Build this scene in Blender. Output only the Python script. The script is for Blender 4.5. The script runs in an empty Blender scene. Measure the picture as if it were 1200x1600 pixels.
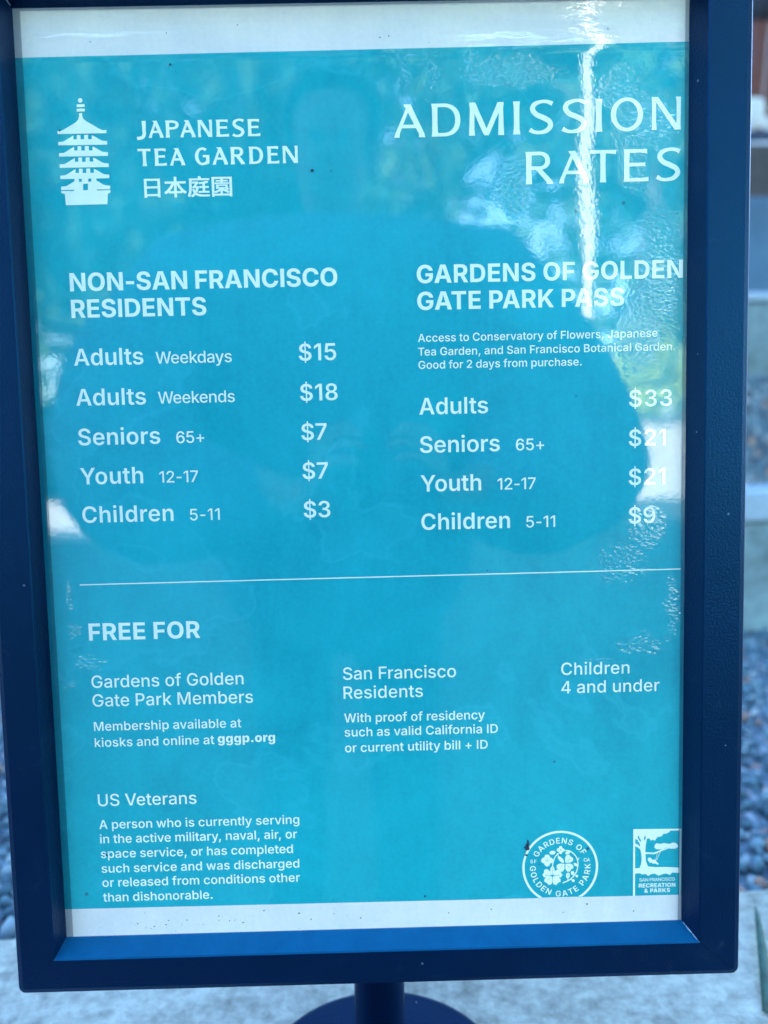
import bpy, bmesh, math, random
import numpy as np
from mathutils import Vector, Matrix, Euler, noise
from mathutils.geometry import delaunay_2d_cdt

C = bpy.context.scene.collection
SC = bpy.context.scene
R = math.radians
EYE = 1.12            # camera height above the lower paving, metres

# ------------------------------------------------------------------ camera
cam_d = bpy.data.cameras.new('camera')
cam = bpy.data.objects.new('camera', cam_d)
C.objects.link(cam)
SC.camera = cam
cam_d.sensor_fit = 'VERTICAL'
cam_d.sensor_height = 24.0
cam_d.lens = 18.0
cam_d.clip_start = 0.01
cam_d.clip_end = 3000
rx, ry, rz = (Vector((0.9996964, -0.00973668, -0.0226341)),
              -Vector((-0.02334354, -0.08027165, -0.99649964)),
              -Vector((0.00788573, 0.99672547, -0.08047457)))
cm = Matrix((rx, ry, rz)).transposed().to_4x4()
cm.translation = (0.0, -0.55, EYE)
cam.matrix_world = cm
cam_d.dof.use_dof = True
cam_d.dof.focus_distance = 0.548
cam_d.dof.aperture_fstop = 2.1

# ------------------------------------------------------------------ daylight
SUN_EL, SUN_AZ = R(26), R(-28)      # high behind the sign, a little to the left
world = bpy.data.worlds.new('World')
SC.world = world
world.use_nodes = True
wn = world.node_tree
bg = wn.nodes['Background']
sky = wn.nodes.new('ShaderNodeTexSky')
sky.sky_type = 'NISHITA'
sky.sun_disc = False
sky.sun_elevation = SUN_EL
sky.sun_rotation = SUN_AZ
sky.ozone_density = 3.0
sky.dust_density = 0.6
wn.links.new(sky.outputs[0], bg.inputs[0])
bg.inputs[1].default_value = 0.15
sun_d = bpy.data.lights.new('sun', 'SUN')
sun = bpy.data.objects.new('sun', sun_d)
C.objects.link(sun)
sun_d.energy = 5.0
sun_d.angle = R(0.53)
sun_d.color = (1.0, 0.95, 0.87)
to_sun = Vector((math.sin(SUN_AZ) * math.cos(SUN_EL), math.cos(SUN_AZ) * math.cos(SUN_EL), math.sin(SUN_EL)))
sun.rotation_euler = to_sun.to_track_quat('Z', 'Y').to_euler()
vs = SC.view_settings
vs.view_transform = 'Standard'
vs.look = 'None'
vs.gamma = 1.0
vs.use_curve_mapping = False
vs.exposure = 3.7
SC.cycles.max_bounces = 5
SC.cycles.diffuse_bounces = 3
SC.cycles.glossy_bounces = 2
SC.cycles.transmission_bounces = 2

# ------------------------------------------------------------------ helpers
def link(o, parent=None):
    C.objects.link(o)
    if parent is not None:
        o.parent = parent
    return o

def thing(name, label, cat, loc=(0, 0, 0), group=None):
    o = bpy.data.objects.new(name, None)
    o.empty_display_size = 0.05
    o.location = loc
    link(o)
    o['label'] = label
    o['category'] = cat
    if group:
        o['group'] = group
    return o

def tag(o, label, cat, group=None):
    o['label'] = label
    o['category'] = cat
    if group:
        o['group'] = group
    return o

def mesh_obj(name, verts, faces, mat, parent=None, smooth=False):
    """verts are world coordinates; a parented mesh is stored relative to its thing"""
    off = Vector((0, 0, 0))
    q = parent
    while q is not None:
        off += q.location
        q = q.parent
    me = bpy.data.meshes.new(name)
    me.from_pydata([(v[0] - off.x, v[1] - off.y, v[2] - off.z) for v in verts], [], faces)
    me.materials.append(mat)
    if smooth:
        for p in me.polygons:
            p.use_smooth = True
    me.update()
    return link(bpy.data.objects.new(name, me), parent)

def bm_obj(name, bm, mat, parent=None, smooth=False):
    bmesh.ops.recalc_face_normals(bm, faces=bm.faces)
    v = [tuple(x.co) for x in bm.verts]
    bm.verts.index_update()
    f = [[x.index for x in p.verts] for p in bm.faces]
    bm.free()
    return mesh_obj(name, v, f, mat, parent, smooth)

def bm_box(bm, lo, hi, M=None, bevel=0.0, seg=2):
    vs_ = [bm.verts.new((x, y, z)) for x in (lo[0], hi[0]) for y in (lo[1], hi[1]) for z in (lo[2], hi[2])]
    fs = [bm.faces.new([vs_[i] for i in q]) for q in
          ((0, 1, 3, 2), (4, 6, 7, 5), (0, 4, 5, 1), (2, 3, 7, 6), (0, 2, 6, 4), (1, 5, 7, 3))]
    if M is not None:
        for v in vs_:
            v.co = M @ v.co
    if bevel > 0:
        es = list({e for f in fs for e in f.edges})
        bmesh.ops.bevel(bm, geom=es, offset=bevel, segments=seg, profile=0.5, affect='EDGES')

def bm_lathe(bm, prof, centre, n=48):
    rings = []
    for r, z in prof:
        if r < 1e-6:
            rings.append([bm.verts.new((centre[0], centre[1], z))])
        else:
            rings.append([bm.verts.new((centre[0] + r * math.cos(2 * math.pi * i / n), centre[1] + r * math.sin(2 * math.pi * i / n), z)) for i in range(n)])
    for a, b in zip(rings, rings[1:]):
        for i in range(n):
            j = (i + 1) % n
            if len(a) == 1:
                bm.faces.new((a[0], b[i], b[j]))
            elif len(b) == 1:
                bm.faces.new((a[i], a[j], b[0]))
            else:
                bm.faces.new((a[i], a[j], b[j], b[i]))

def bm_tube(bm, pts, radii, n=10, caps=True):
    pts = [Vector(p) for p in pts]
    rings = []
    for i, p in enumerate(pts):
        d = (pts[min(i + 1, len(pts) - 1)] - pts[max(i - 1, 0)]).normalized()
        u = d.orthogonal().normalized() if i == 0 else (u - d * u.dot(d)).normalized()
        w = d.cross(u)
        r = radii[i] if hasattr(radii, '__len__') else radii
        rings.append([bm.verts.new(p + (u * math.cos(2 * math.pi * k / n) + w * math.sin(2 * math.pi * k / n)) * r) for k in range(n)])
    for a, b in zip(rings, rings[1:]):
        for k in range(n):
            bm.faces.new((a[k], a[(k + 1) % n], b[(k + 1) % n], b[k]))
    if caps:
        bm.faces.new(rings[0][::-1])
        bm.faces.new(rings[-1])

# ------------------------------------------------------------------ materials
def new_mat(name):
    m = bpy.data.materials.new(name)
    m.use_nodes = True
    nt = m.node_tree
    return m, nt, nt.nodes['Principled BSDF'], (lambda t: nt.nodes.new('ShaderNode' + t)), nt.links.new

def ramp(N, L, src, stops, interp='LINEAR'):
    r = N('ValToRGB')
    el = r.color_ramp.elements
    r.color_ramp.interpolation = interp
    while len(el) < len(stops):
        el.new(0.5)
    for e, (p, c) in zip(el, stops):
        e.position = p
        e.color = (*c, 1) if len(c) == 3 else c
    L(src, r.inputs[0])
    return r

def math_node(N, L, op, a, b=None, c=None, clamp=False):
    n = N('Math')
    n.operation = op
    n.use_clamp = clamp
    for i, x in enumerate((a, b, c)):
        if x is None:
            continue
        if isinstance(x, (int, float)):
            n.inputs[i].default_value = x
        else:
            L(x, n.inputs[i])
    return n.outputs[0]

def noise_tex(N, L, vec, scale, detail=4, rough=0.55, dist=0.0):
    n = N('TexNoise')
    n.inputs['Scale'].default_value = scale
    n.inputs['Detail'].default_value = detail
    n.inputs['Roughness'].default_value = rough
    n.inputs['Distortion'].default_value = dist
    L(vec, n.inputs['Vector'])
    return n.outputs['Fac']

def mix_rgb(N, L, fac, a, b, mode='MIX'):
    n = N('Mix')
    n.data_type = 'RGBA'
    n.blend_type = mode
    for i, x in ((0, fac), (6, a), (7, b)):
        if isinstance(x, (int, float)):
            n.inputs[i].default_value = x
        elif isinstance(x, tuple):
            n.inputs[i].default_value = (*x, 1)
        else:
            L(x, n.inputs[i])
    return n.outputs[2]

def plain(name, col, rough=0.7, var=0.25, scale=8.0, bump=0.0, bscale=60.0, metallic=0.0):
    m, nt, B, N, L = new_mat(name)
    tc = N('TexCoord').outputs['Object']
    f = noise_tex(N, L, tc, scale, 5)
    lo = tuple(c * (1 - var) for c in col)
    hi = tuple(min(1, c * (1 + var)) for c in col)
    L(ramp(N, L, f, ((0.3, lo), (0.7, hi))).outputs[0], B.inputs['Base Color'])
    B.inputs['Roughness'].default_value = rough
    B.inputs['Metallic'].default_value = metallic
    if bump:
        b = N('Bump')
        b.inputs['Strength'].default_value = bump
        b.inputs['Distance'].default_value = 0.3 / bscale
        L(noise_tex(N, L, tc, bscale, 6, 0.65), b.inputs['Height'])
        L(b.outputs[0], B.inputs['Normal'])
    return m

# the sign's printed sheet: every ink shares the glossy, partly crinkled clear film on top of it
ROOT = Vector((-0.0066, 0.034, EYE - 0.52))
def P(X, Y, y=0.0):
    """a point of the sign's face: X right, Y down from eye level, in millimetres"""
    return Vector((X * 0.001, y, EYE - Y * 0.001))

CRINKLES = [  # X, Y, half width, half height (mm), strength: where the film has lifted off the print
    (92, -258, 40, 13, .8), (70, -262, 8, 18, .7), (25, -258, 4, 16, .9), (43, -256, 5, 18, .8), (176, -246, 16, 18, .8),
    (195, -222, 26, 22, 1.0), (100, -178, 14, 22, .45), (182, -196, 14, 24, .35), (204, -118, 17, 50, .42), (190, -75, 20, 30, .35),
    (195, 62, 14, 16, .55), (170, 86, 34, 22, .4), (212, 122, 6, 34, .8), (190, 146, 26, 11, .8), (160, 156, 26, 8, .5),
    (-222, 128, 8, 9, .9), (-212, 148, 18, 12, .6), (-226, 100, 4, 14, .5), (-190, 178, 12, 5, .6), (-226, 168, 7, 6, .7)]

def film_group():
    g = bpy.data.node_groups.new('clear_film', 'ShaderNodeTree')
    g.interface.new_socket('Normal', in_out='OUTPUT', socket_type='NodeSocketVector')
    g.interface.new_socket('Mask', in_out='OUTPUT', socket_type='NodeSocketFloat')
    N = lambda t: g.nodes.new('ShaderNode' + t)
    L = g.links.new
    out = g.nodes.new('NodeGroupOutput')
    tc = N('TexCoord').outputs['Object']
    wob = N('TexNoise')
    wob.inputs['Scale'].default_value = 60
    wob.inputs['Detail'].default_value = 4
    L(tc, wob.inputs['Vector'])
    sub = N('VectorMath'); sub.operation = 'SUBTRACT'
    L(wob.outputs['Color'], sub.inputs[0]); sub.inputs[1].default_value = (.5, .5, .5)
    sca = N('VectorMath'); sca.operation = 'SCALE'
    L(sub.outputs[0], sca.inputs[0]); sca.inputs[3].default_value = 0.022
    add = N('VectorMath'); add.operation = 'ADD'
    L(tc, add.inputs[0]); L(sca.outputs[0], add.inputs[1])
    total = None
    for X, Y, a, b, s in CRINKLES:
        c = P(X, Y) - ROOT
        mp = N('Mapping')
        mp.inputs['Scale'].default_value = (1000 / a, 0, 1000 / b)
        mp.inputs['Location'].default_value = (-c.x * 1000 / a, 0, -c.z * 1000 / b)
        L(add.outputs[0], mp.inputs[0])
        ln = N('VectorMath'); ln.operation = 'LENGTH'
        L(mp.outputs[0], ln.inputs[0])
        mr = N('MapRange')
        mr.interpolation_type = 'SMOOTHSTEP'
        mr.inputs[1].default_value = 1.15
        mr.inputs[2].default_value = 0.25
        mr.inputs[3].default_value = 0
        mr.inputs[4].default_value = s
        L(ln.outputs['Value'], mr.inputs[0])
        total = mr.outputs[0] if total is None else math_node(N, L, 'MAXIMUM', total, mr.outputs[0])
    # crinkle height: small cells with wandering ridges
    vo = N('TexVoronoi'); vo.feature = 'SMOOTH_F1'
    vo.inputs['Scale'].default_value = 340
    stretch = N('Mapping'); stretch.inputs['Scale'].default_value = (1, 1, 1.5)
    stretch.inputs['Rotation'].default_value = (0, 0.35, 0)
    sc2 = N('VectorMath'); sc2.operation = 'SCALE'
    L(sub.outputs[0], sc2.inputs[0]); sc2.inputs[3].default_value = 0.006
    ad2 = N('VectorMath'); ad2.operation = 'ADD'
    L(tc, ad2.inputs[0]); L(sc2.outputs[0], ad2.inputs[1])
    L(ad2.outputs[0], stretch.inputs[0])
    L(stretch.outputs[0], vo.inputs['Vector'])
    n2 = noise_tex(N, L, tc, 420, 3, 0.6)
    hgt = math_node(N, L, 'SUBTRACT', math_node(N, L, 'ADD', vo.outputs['Distance'], math_node(N, L, 'MULTIPLY', n2, 0.8)), 0.78)
    crk = math_node(N, L, 'MULTIPLY', math_node(N, L, 'MULTIPLY', hgt, total), 0.00050)
    slow = math_node(N, L, 'MULTIPLY', noise_tex(N, L, tc, 5.5, 2, 0.5), 0.0011)       # gentle waviness of the sheet
    # the film is slack along the top strip: long slanting creases
    cz = N('SeparateXYZ'); L(tc, cz.inputs[0])
    band = N('MapRange'); band.interpolation_type = 'SMOOTHSTEP'
    band.inputs[1].default_value = EYE + 0.268 - ROOT.z; band.inputs[2].default_value = EYE + 0.285 - ROOT.z
    L(cz.outputs[2], band.inputs[0])
    cm_ = N('Mapping'); cm_.inputs['Rotation'].default_value = (0, R(9), 0); cm_.inputs['Scale'].default_value = (5, 1, 62)
    L(ad2.outputs[0], cm_.inputs[0])
    crease = math_node(N, L, 'MULTIPLY', math_node(N, L, 'MULTIPLY', noise_tex(N, L, cm_.outputs[0], 1.0, 3, 0.55), band.outputs[0]), 0.0016)
    crk = math_node(N, L, 'ADD', crk, crease)
    fine = math_node(N, L, 'MULTIPLY', noise_tex(N, L, tc, 420, 2, 0.5), 0.000012)
    b = N('Bump')
    b.inputs['Strength'].default_value = 1.0
    b.inputs['Distance'].default_value = 1.0
    L(math_node(N, L, 'ADD', math_node(N, L, 'ADD', crk, slow), fine), b.inputs['Height'])
    L(b.outputs[0], out.inputs['Normal'])
    L(total, out.inputs['Mask'])
    return g

FILM = film_group()

def print_mat(name, col, var, blotch=0.0, specks=0.0):
    m, nt, B, N, L = new_mat(name)
    tc = N('TexCoord').outputs['Object']
    f = N('Group'); f.node_tree = FILM
    # sun-faded, slightly streaky ink: soft blotches, fine vertical roller streaks
    n1 = noise_tex(N, L, tc, 9, 6, 0.62, 0.6)
    mp = N('Mapping'); mp.inputs['Scale'].default_value = (1, 1, 0.16)
    L(tc, mp.inputs[0])
    n2 = noise_tex(N, L, mp.outputs[0], 130, 4, 0.6)
    n3 = noise_tex(N, L, tc, 300, 4, 0.75)
    k = math_node(N, L, 'ADD', math_node(N, L, 'MULTIPLY', n1, 0.60), math_node(N, L, 'ADD', math_node(N, L, 'MULTIPLY', n2, 0.13), math_node(N, L, 'MULTIPLY', n3, 0.27)))
    lo, hi = (tuple(c * (1 - v) for c, v in zip(col, var)), tuple(min(1, c * (1 + v)) for c, v in zip(col, var)))
    base = ramp(N, L, k, ((0.36, lo), (0.64, hi))).outputs[0]
    if blotch:
        # dried water marks with a paler rim
        w = noise_tex(N, L, tc, 7.5, 5, 0.5, 0.4)
        rim = ramp(N, L, w, ((0.575, (0, 0, 0)), (0.59, (1, 1, 1)), (0.60, (.35, .35, .35)), (0.7, (.3, .3, .3)))).outputs[0]
        amt = math_node(N, L, 'MULTIPLY', rim, blotch)
        base = mix_rgb(N, L, amt, base, tuple(min(1, c * 1.25 + 0.02) for c in col))
    if specks:
        vo = N('TexVoronoi'); vo.inputs['Scale'].default_value = 60
        L(tc, vo.inputs['Vector'])
        sep = N('SeparateColor'); L(vo.outputs['Color'], sep.inputs[0])
        keep = math_node(N, L, 'GREATER_THAN', sep.outputs[0], 1 - specks)
        dot = math_node(N, L, 'LESS_THAN', vo.outputs['Distance'], math_node(N, L, 'MULTIPLY', sep.outputs[1], 0.09))
        base = mix_rgb(N, L, math_node(N, L, 'MULTIPLY', math_node(N, L, 'MULTIPLY', keep, dot), 0.55), base, (0.03, 0.05, 0.07))
    L(base, B.inputs['Base Color'])
    B.inputs['Roughness'].default_value = 0.62
    B.inputs['Specular IOR Level'].default_value = 0.15
    B.inputs['Coat Weight'].default_value = 1.0
    B.inputs['Coat IOR'].default_value = 1.8
    B.inputs['Coat Roughness'].default_value = 0.006
    L(f.outputs['Normal'], B.inputs['Coat Normal'])
    return m

M_TEAL = print_mat('teal_print', (0.0045, 0.39, 0.452), (0.5, 0.17, 0.14), blotch=0.34, specks=0.05)
M_SHEET = print_mat('white_sheet', (0.74, 0.78, 0.74), (0.12, 0.09, 0.06), specks=0.10)
M_INK = print_mat('pale_lettering', (0.80, 0.98, 0.84), (0.03, 0.03, 0.03))

def frame_mat(sky_lit=False):
    m, nt, B, N, L = new_mat('sky_lit_navy_powder_coat' if sky_lit else 'navy_powder_coat')
    tc = N('TexCoord').outputs['Object']
    f = noise_tex(N, L, tc, 14, 5, 0.6)
    col = ramp(N, L, f, ((0.3, (0.0003, 0.0055, 0.027)), (0.7, (0.0006, 0.0085, 0.036)))).outputs[0]
    vo = N('TexVoronoi'); vo.inputs['Scale'].default_value = 95
    L(tc, vo.inputs['Vector'])
    sep = N('SeparateColor'); L(vo.outputs['Color'], sep.inputs[0])
    dust = math_node(N, L, 'MULTIPLY', math_node(N, L, 'GREATER_THAN', sep.outputs[0], 0.94), math_node(N, L, 'LESS_THAN', vo.outputs['Distance'], 0.08))
    col = mix_rgb(N, L, math_node(N, L, 'MULTIPLY', dust, 0.4), col, (0.25, 0.35, 0.45))
    # rubbed, slightly chalky patches
    sm = N('Mapping'); sm.inputs['Scale'].default_value = (1, 1, 1); sm.inputs['Rotation'].default_value = (0.3, 0.8, 0.2)
    L(tc, sm.inputs[0])
    sc_ = noise_tex(N, L, sm.outputs[0], 26, 8, 0.72, 1.2)
    rub = ramp(N, L, sc_, ((0.60, (0, 0, 0)), (0.72, (1, 1, 1)))).outputs[0]
    col = mix_rgb(N, L, math_node(N, L, 'MULTIPLY', rub, 0.10), col, (0.08, 0.14, 0.22))
    if sky_lit:       # sky light on the lower rail's upward ledge, painted as brighter blue
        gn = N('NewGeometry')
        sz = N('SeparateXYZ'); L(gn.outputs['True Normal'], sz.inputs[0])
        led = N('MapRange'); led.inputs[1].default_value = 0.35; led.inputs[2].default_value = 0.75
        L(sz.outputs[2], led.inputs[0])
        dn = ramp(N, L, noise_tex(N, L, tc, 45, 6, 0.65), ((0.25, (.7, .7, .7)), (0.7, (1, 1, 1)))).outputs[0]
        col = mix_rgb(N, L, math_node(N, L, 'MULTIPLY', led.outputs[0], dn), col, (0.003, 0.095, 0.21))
    L(col, B.inputs['Base Color'])
    L(math_node(N, L, 'ADD', 0.30, math_node(N, L, 'MULTIPLY', sc_, 0.14)), B.inputs['Roughness'])
    B.inputs['Roughness'].default_value = 0.34
    B.inputs['Specular IOR Level'].default_value = 0.6
    B.inputs['Specular Tint'].default_value = (0.04, 0.43, 1.0, 1)
    b = N('Bump')
    b.inputs['Strength'].default_value = 0.5
    b.inputs['Distance'].default_value = 0.0006
    L(noise_tex(N, L, tc, 620, 3, 0.55), b.inputs['Height'])
    L(b.outputs[0], B.inputs['Normal'])
    return m
M_FRAME = frame_mat()
M_FRAME_SKYLIT = frame_mat(True)

def cover_edge_shade_mat():
    m, nt, B, N, L = new_mat('cover_edge_shade')
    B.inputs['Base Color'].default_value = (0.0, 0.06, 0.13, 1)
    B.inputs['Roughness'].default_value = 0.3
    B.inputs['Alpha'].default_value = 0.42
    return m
M_EDGE = cover_edge_shade_mat()

def concrete(name, col, rough_scale=30.0, var=0.22, bump=0.5, pits=True):
    m, nt, B, N, L = new_mat(name)
    tc = N('TexCoord').outputs['Object']
    a = noise_tex(N, L, tc, 3.0, 5, 0.6)
    b = noise_tex(N, L, tc, rough_scale, 6, 0.7)
    k = math_node(N, L, 'ADD', math_node(N, L, 'MULTIPLY', a, 0.45), math_node(N, L, 'MULTIPLY', b, 0.55))
    lo = tuple(c * (1 - var) for c in col)
    hi = tuple(min(1, c * (1 + var)) for c in col)
    base = ramp(N, L, k, ((0.36, lo), (0.64, hi))).outputs[0]
    if pits:
        vo = N('TexVoronoi'); vo.inputs['Scale'].default_value = rough_scale * 2.2
        L(tc, vo.inputs['Vector'])
        sep = N('SeparateColor'); L(vo.outputs['Color'], sep.inputs[0])
        pit = math_node(N, L, 'MULTIPLY', math_node(N, L, 'GREATER_THAN', sep.outputs[1], 0.7), math_node(N, L, 'LESS_THAN', vo.outputs['Distance'], 0.22))
        base = mix_rgb(N, L, math_node(N, L, 'MULTIPLY', pit, 0.35), base, tuple(c * 0.5 for c in col))
    L(base, B.inputs['Base Color'])
    B.inputs['Roughness'].default_value = 0.85
    bp = N('Bump'); bp.inputs['Strength'].default_value = bump; bp.inputs['Distance'].default_value = 0.004
    L(noise_tex(N, L, tc, rough_scale * 3, 6, 0.7), bp.inputs['Height'])
    L(bp.outputs[0], B.inputs['Normal'])
    return m

def aggregate(name, scale):
    """exposed stone chips: mostly blue grey, a few pale or rusty ones"""
    m, nt, B, N, L = new_mat(name)
    tc = N('TexCoord').outputs['Object']
    vo = N('TexVoronoi'); vo.inputs['Scale'].default_value = scale
    L(tc, vo.inputs['Vector'])
    sep = N('SeparateColor'); L(vo.outputs['Color'], sep.inputs[0])
    chips = ramp(N, L, sep.outputs[0], ((0.0, (0.02, 0.06, 0.10)), (0.3, (0.05, 0.125, 0.18)), (0.6, (0.10, 0.19, 0.25)), (0.8, (0.2, 0.28, 0.33)), (0.9, (0.24, 0.18, 0.15)), (0.95, (0.36, 0.4, 0.42))), 'CONSTANT').outputs[0]
    ve = N('TexVoronoi'); ve.feature = 'DISTANCE_TO_EDGE'; ve.inputs['Scale'].default_value = scale
    L(tc, ve.inputs['Vector'])
    gap = ramp(N, L, ve.outputs[0], ((0.0, (1, 1, 1)), (0.12, (0, 0, 0)))).outputs[0]
    L(mix_rgb(N, L, gap, chips, (0.04, 0.06, 0.08)), B.inputs['Base Color'])
    B.inputs['Roughness'].default_value = 0.75
    bp = N('Bump'); bp.inputs['Strength'].default_value = 0.8; bp.inputs['Distance'].default_value = 0.3 / scale
    L(ve.outputs[0], bp.inputs['Height'])
    L(bp.outputs[0], B.inputs['Normal'])
    return m

M_CAP = concrete('pale_concrete', (0.28, 0.325, 0.285), 64, 0.55)
M_STEP = concrete('grey_concrete', (0.13, 0.22, 0.25), 26, 0.5)
M_NOSE = concrete('light_nosing', (0.25, 0.36, 0.45), 40, 0.12, pits=False)
M_SLATE = concrete('smooth_blue_grey_stone', (0.05, 0.125, 0.2), 6, 0.15, pits=False)
M_ROUGH = aggregate('rough_aggregate', 46)
M_BED = aggregate('pebble_bed', 62)
M_MOSS = plain('moss', (0.03, 0.06, 0.035), 0.95, 0.4, 60, 0.8, 200)
M_WALLFACE = concrete('wall_face', (0.3, 0.33, 0.36), 18, 0.2)
M_ASPHALT = plain('asphalt', (0.05, 0.055, 0.06), 0.9, 0.3, 30, 0.5, 400)
M_PLAZA = plain('pale_paving', (0.72, 0.70, 0.66), 0.85, 0.12, 4, 0.2, 60)
M_PLASTER = plain('pale_plaster', (0.40, 0.385, 0.36), 0.85, 0.08, 3)
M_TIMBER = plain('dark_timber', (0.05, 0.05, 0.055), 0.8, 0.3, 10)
M_ROOF = plain('roof_tile', (0.05, 0.055, 0.06), 0.7, 0.2, 12)
M_POLE = plain('white_metal', (0.9, 0.9, 0.88), 0.35, 0.02, 5)
M_BARK = plain('bark', (0.07, 0.055, 0.045), 0.95, 0.35, 20, 0.8, 50)

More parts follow.
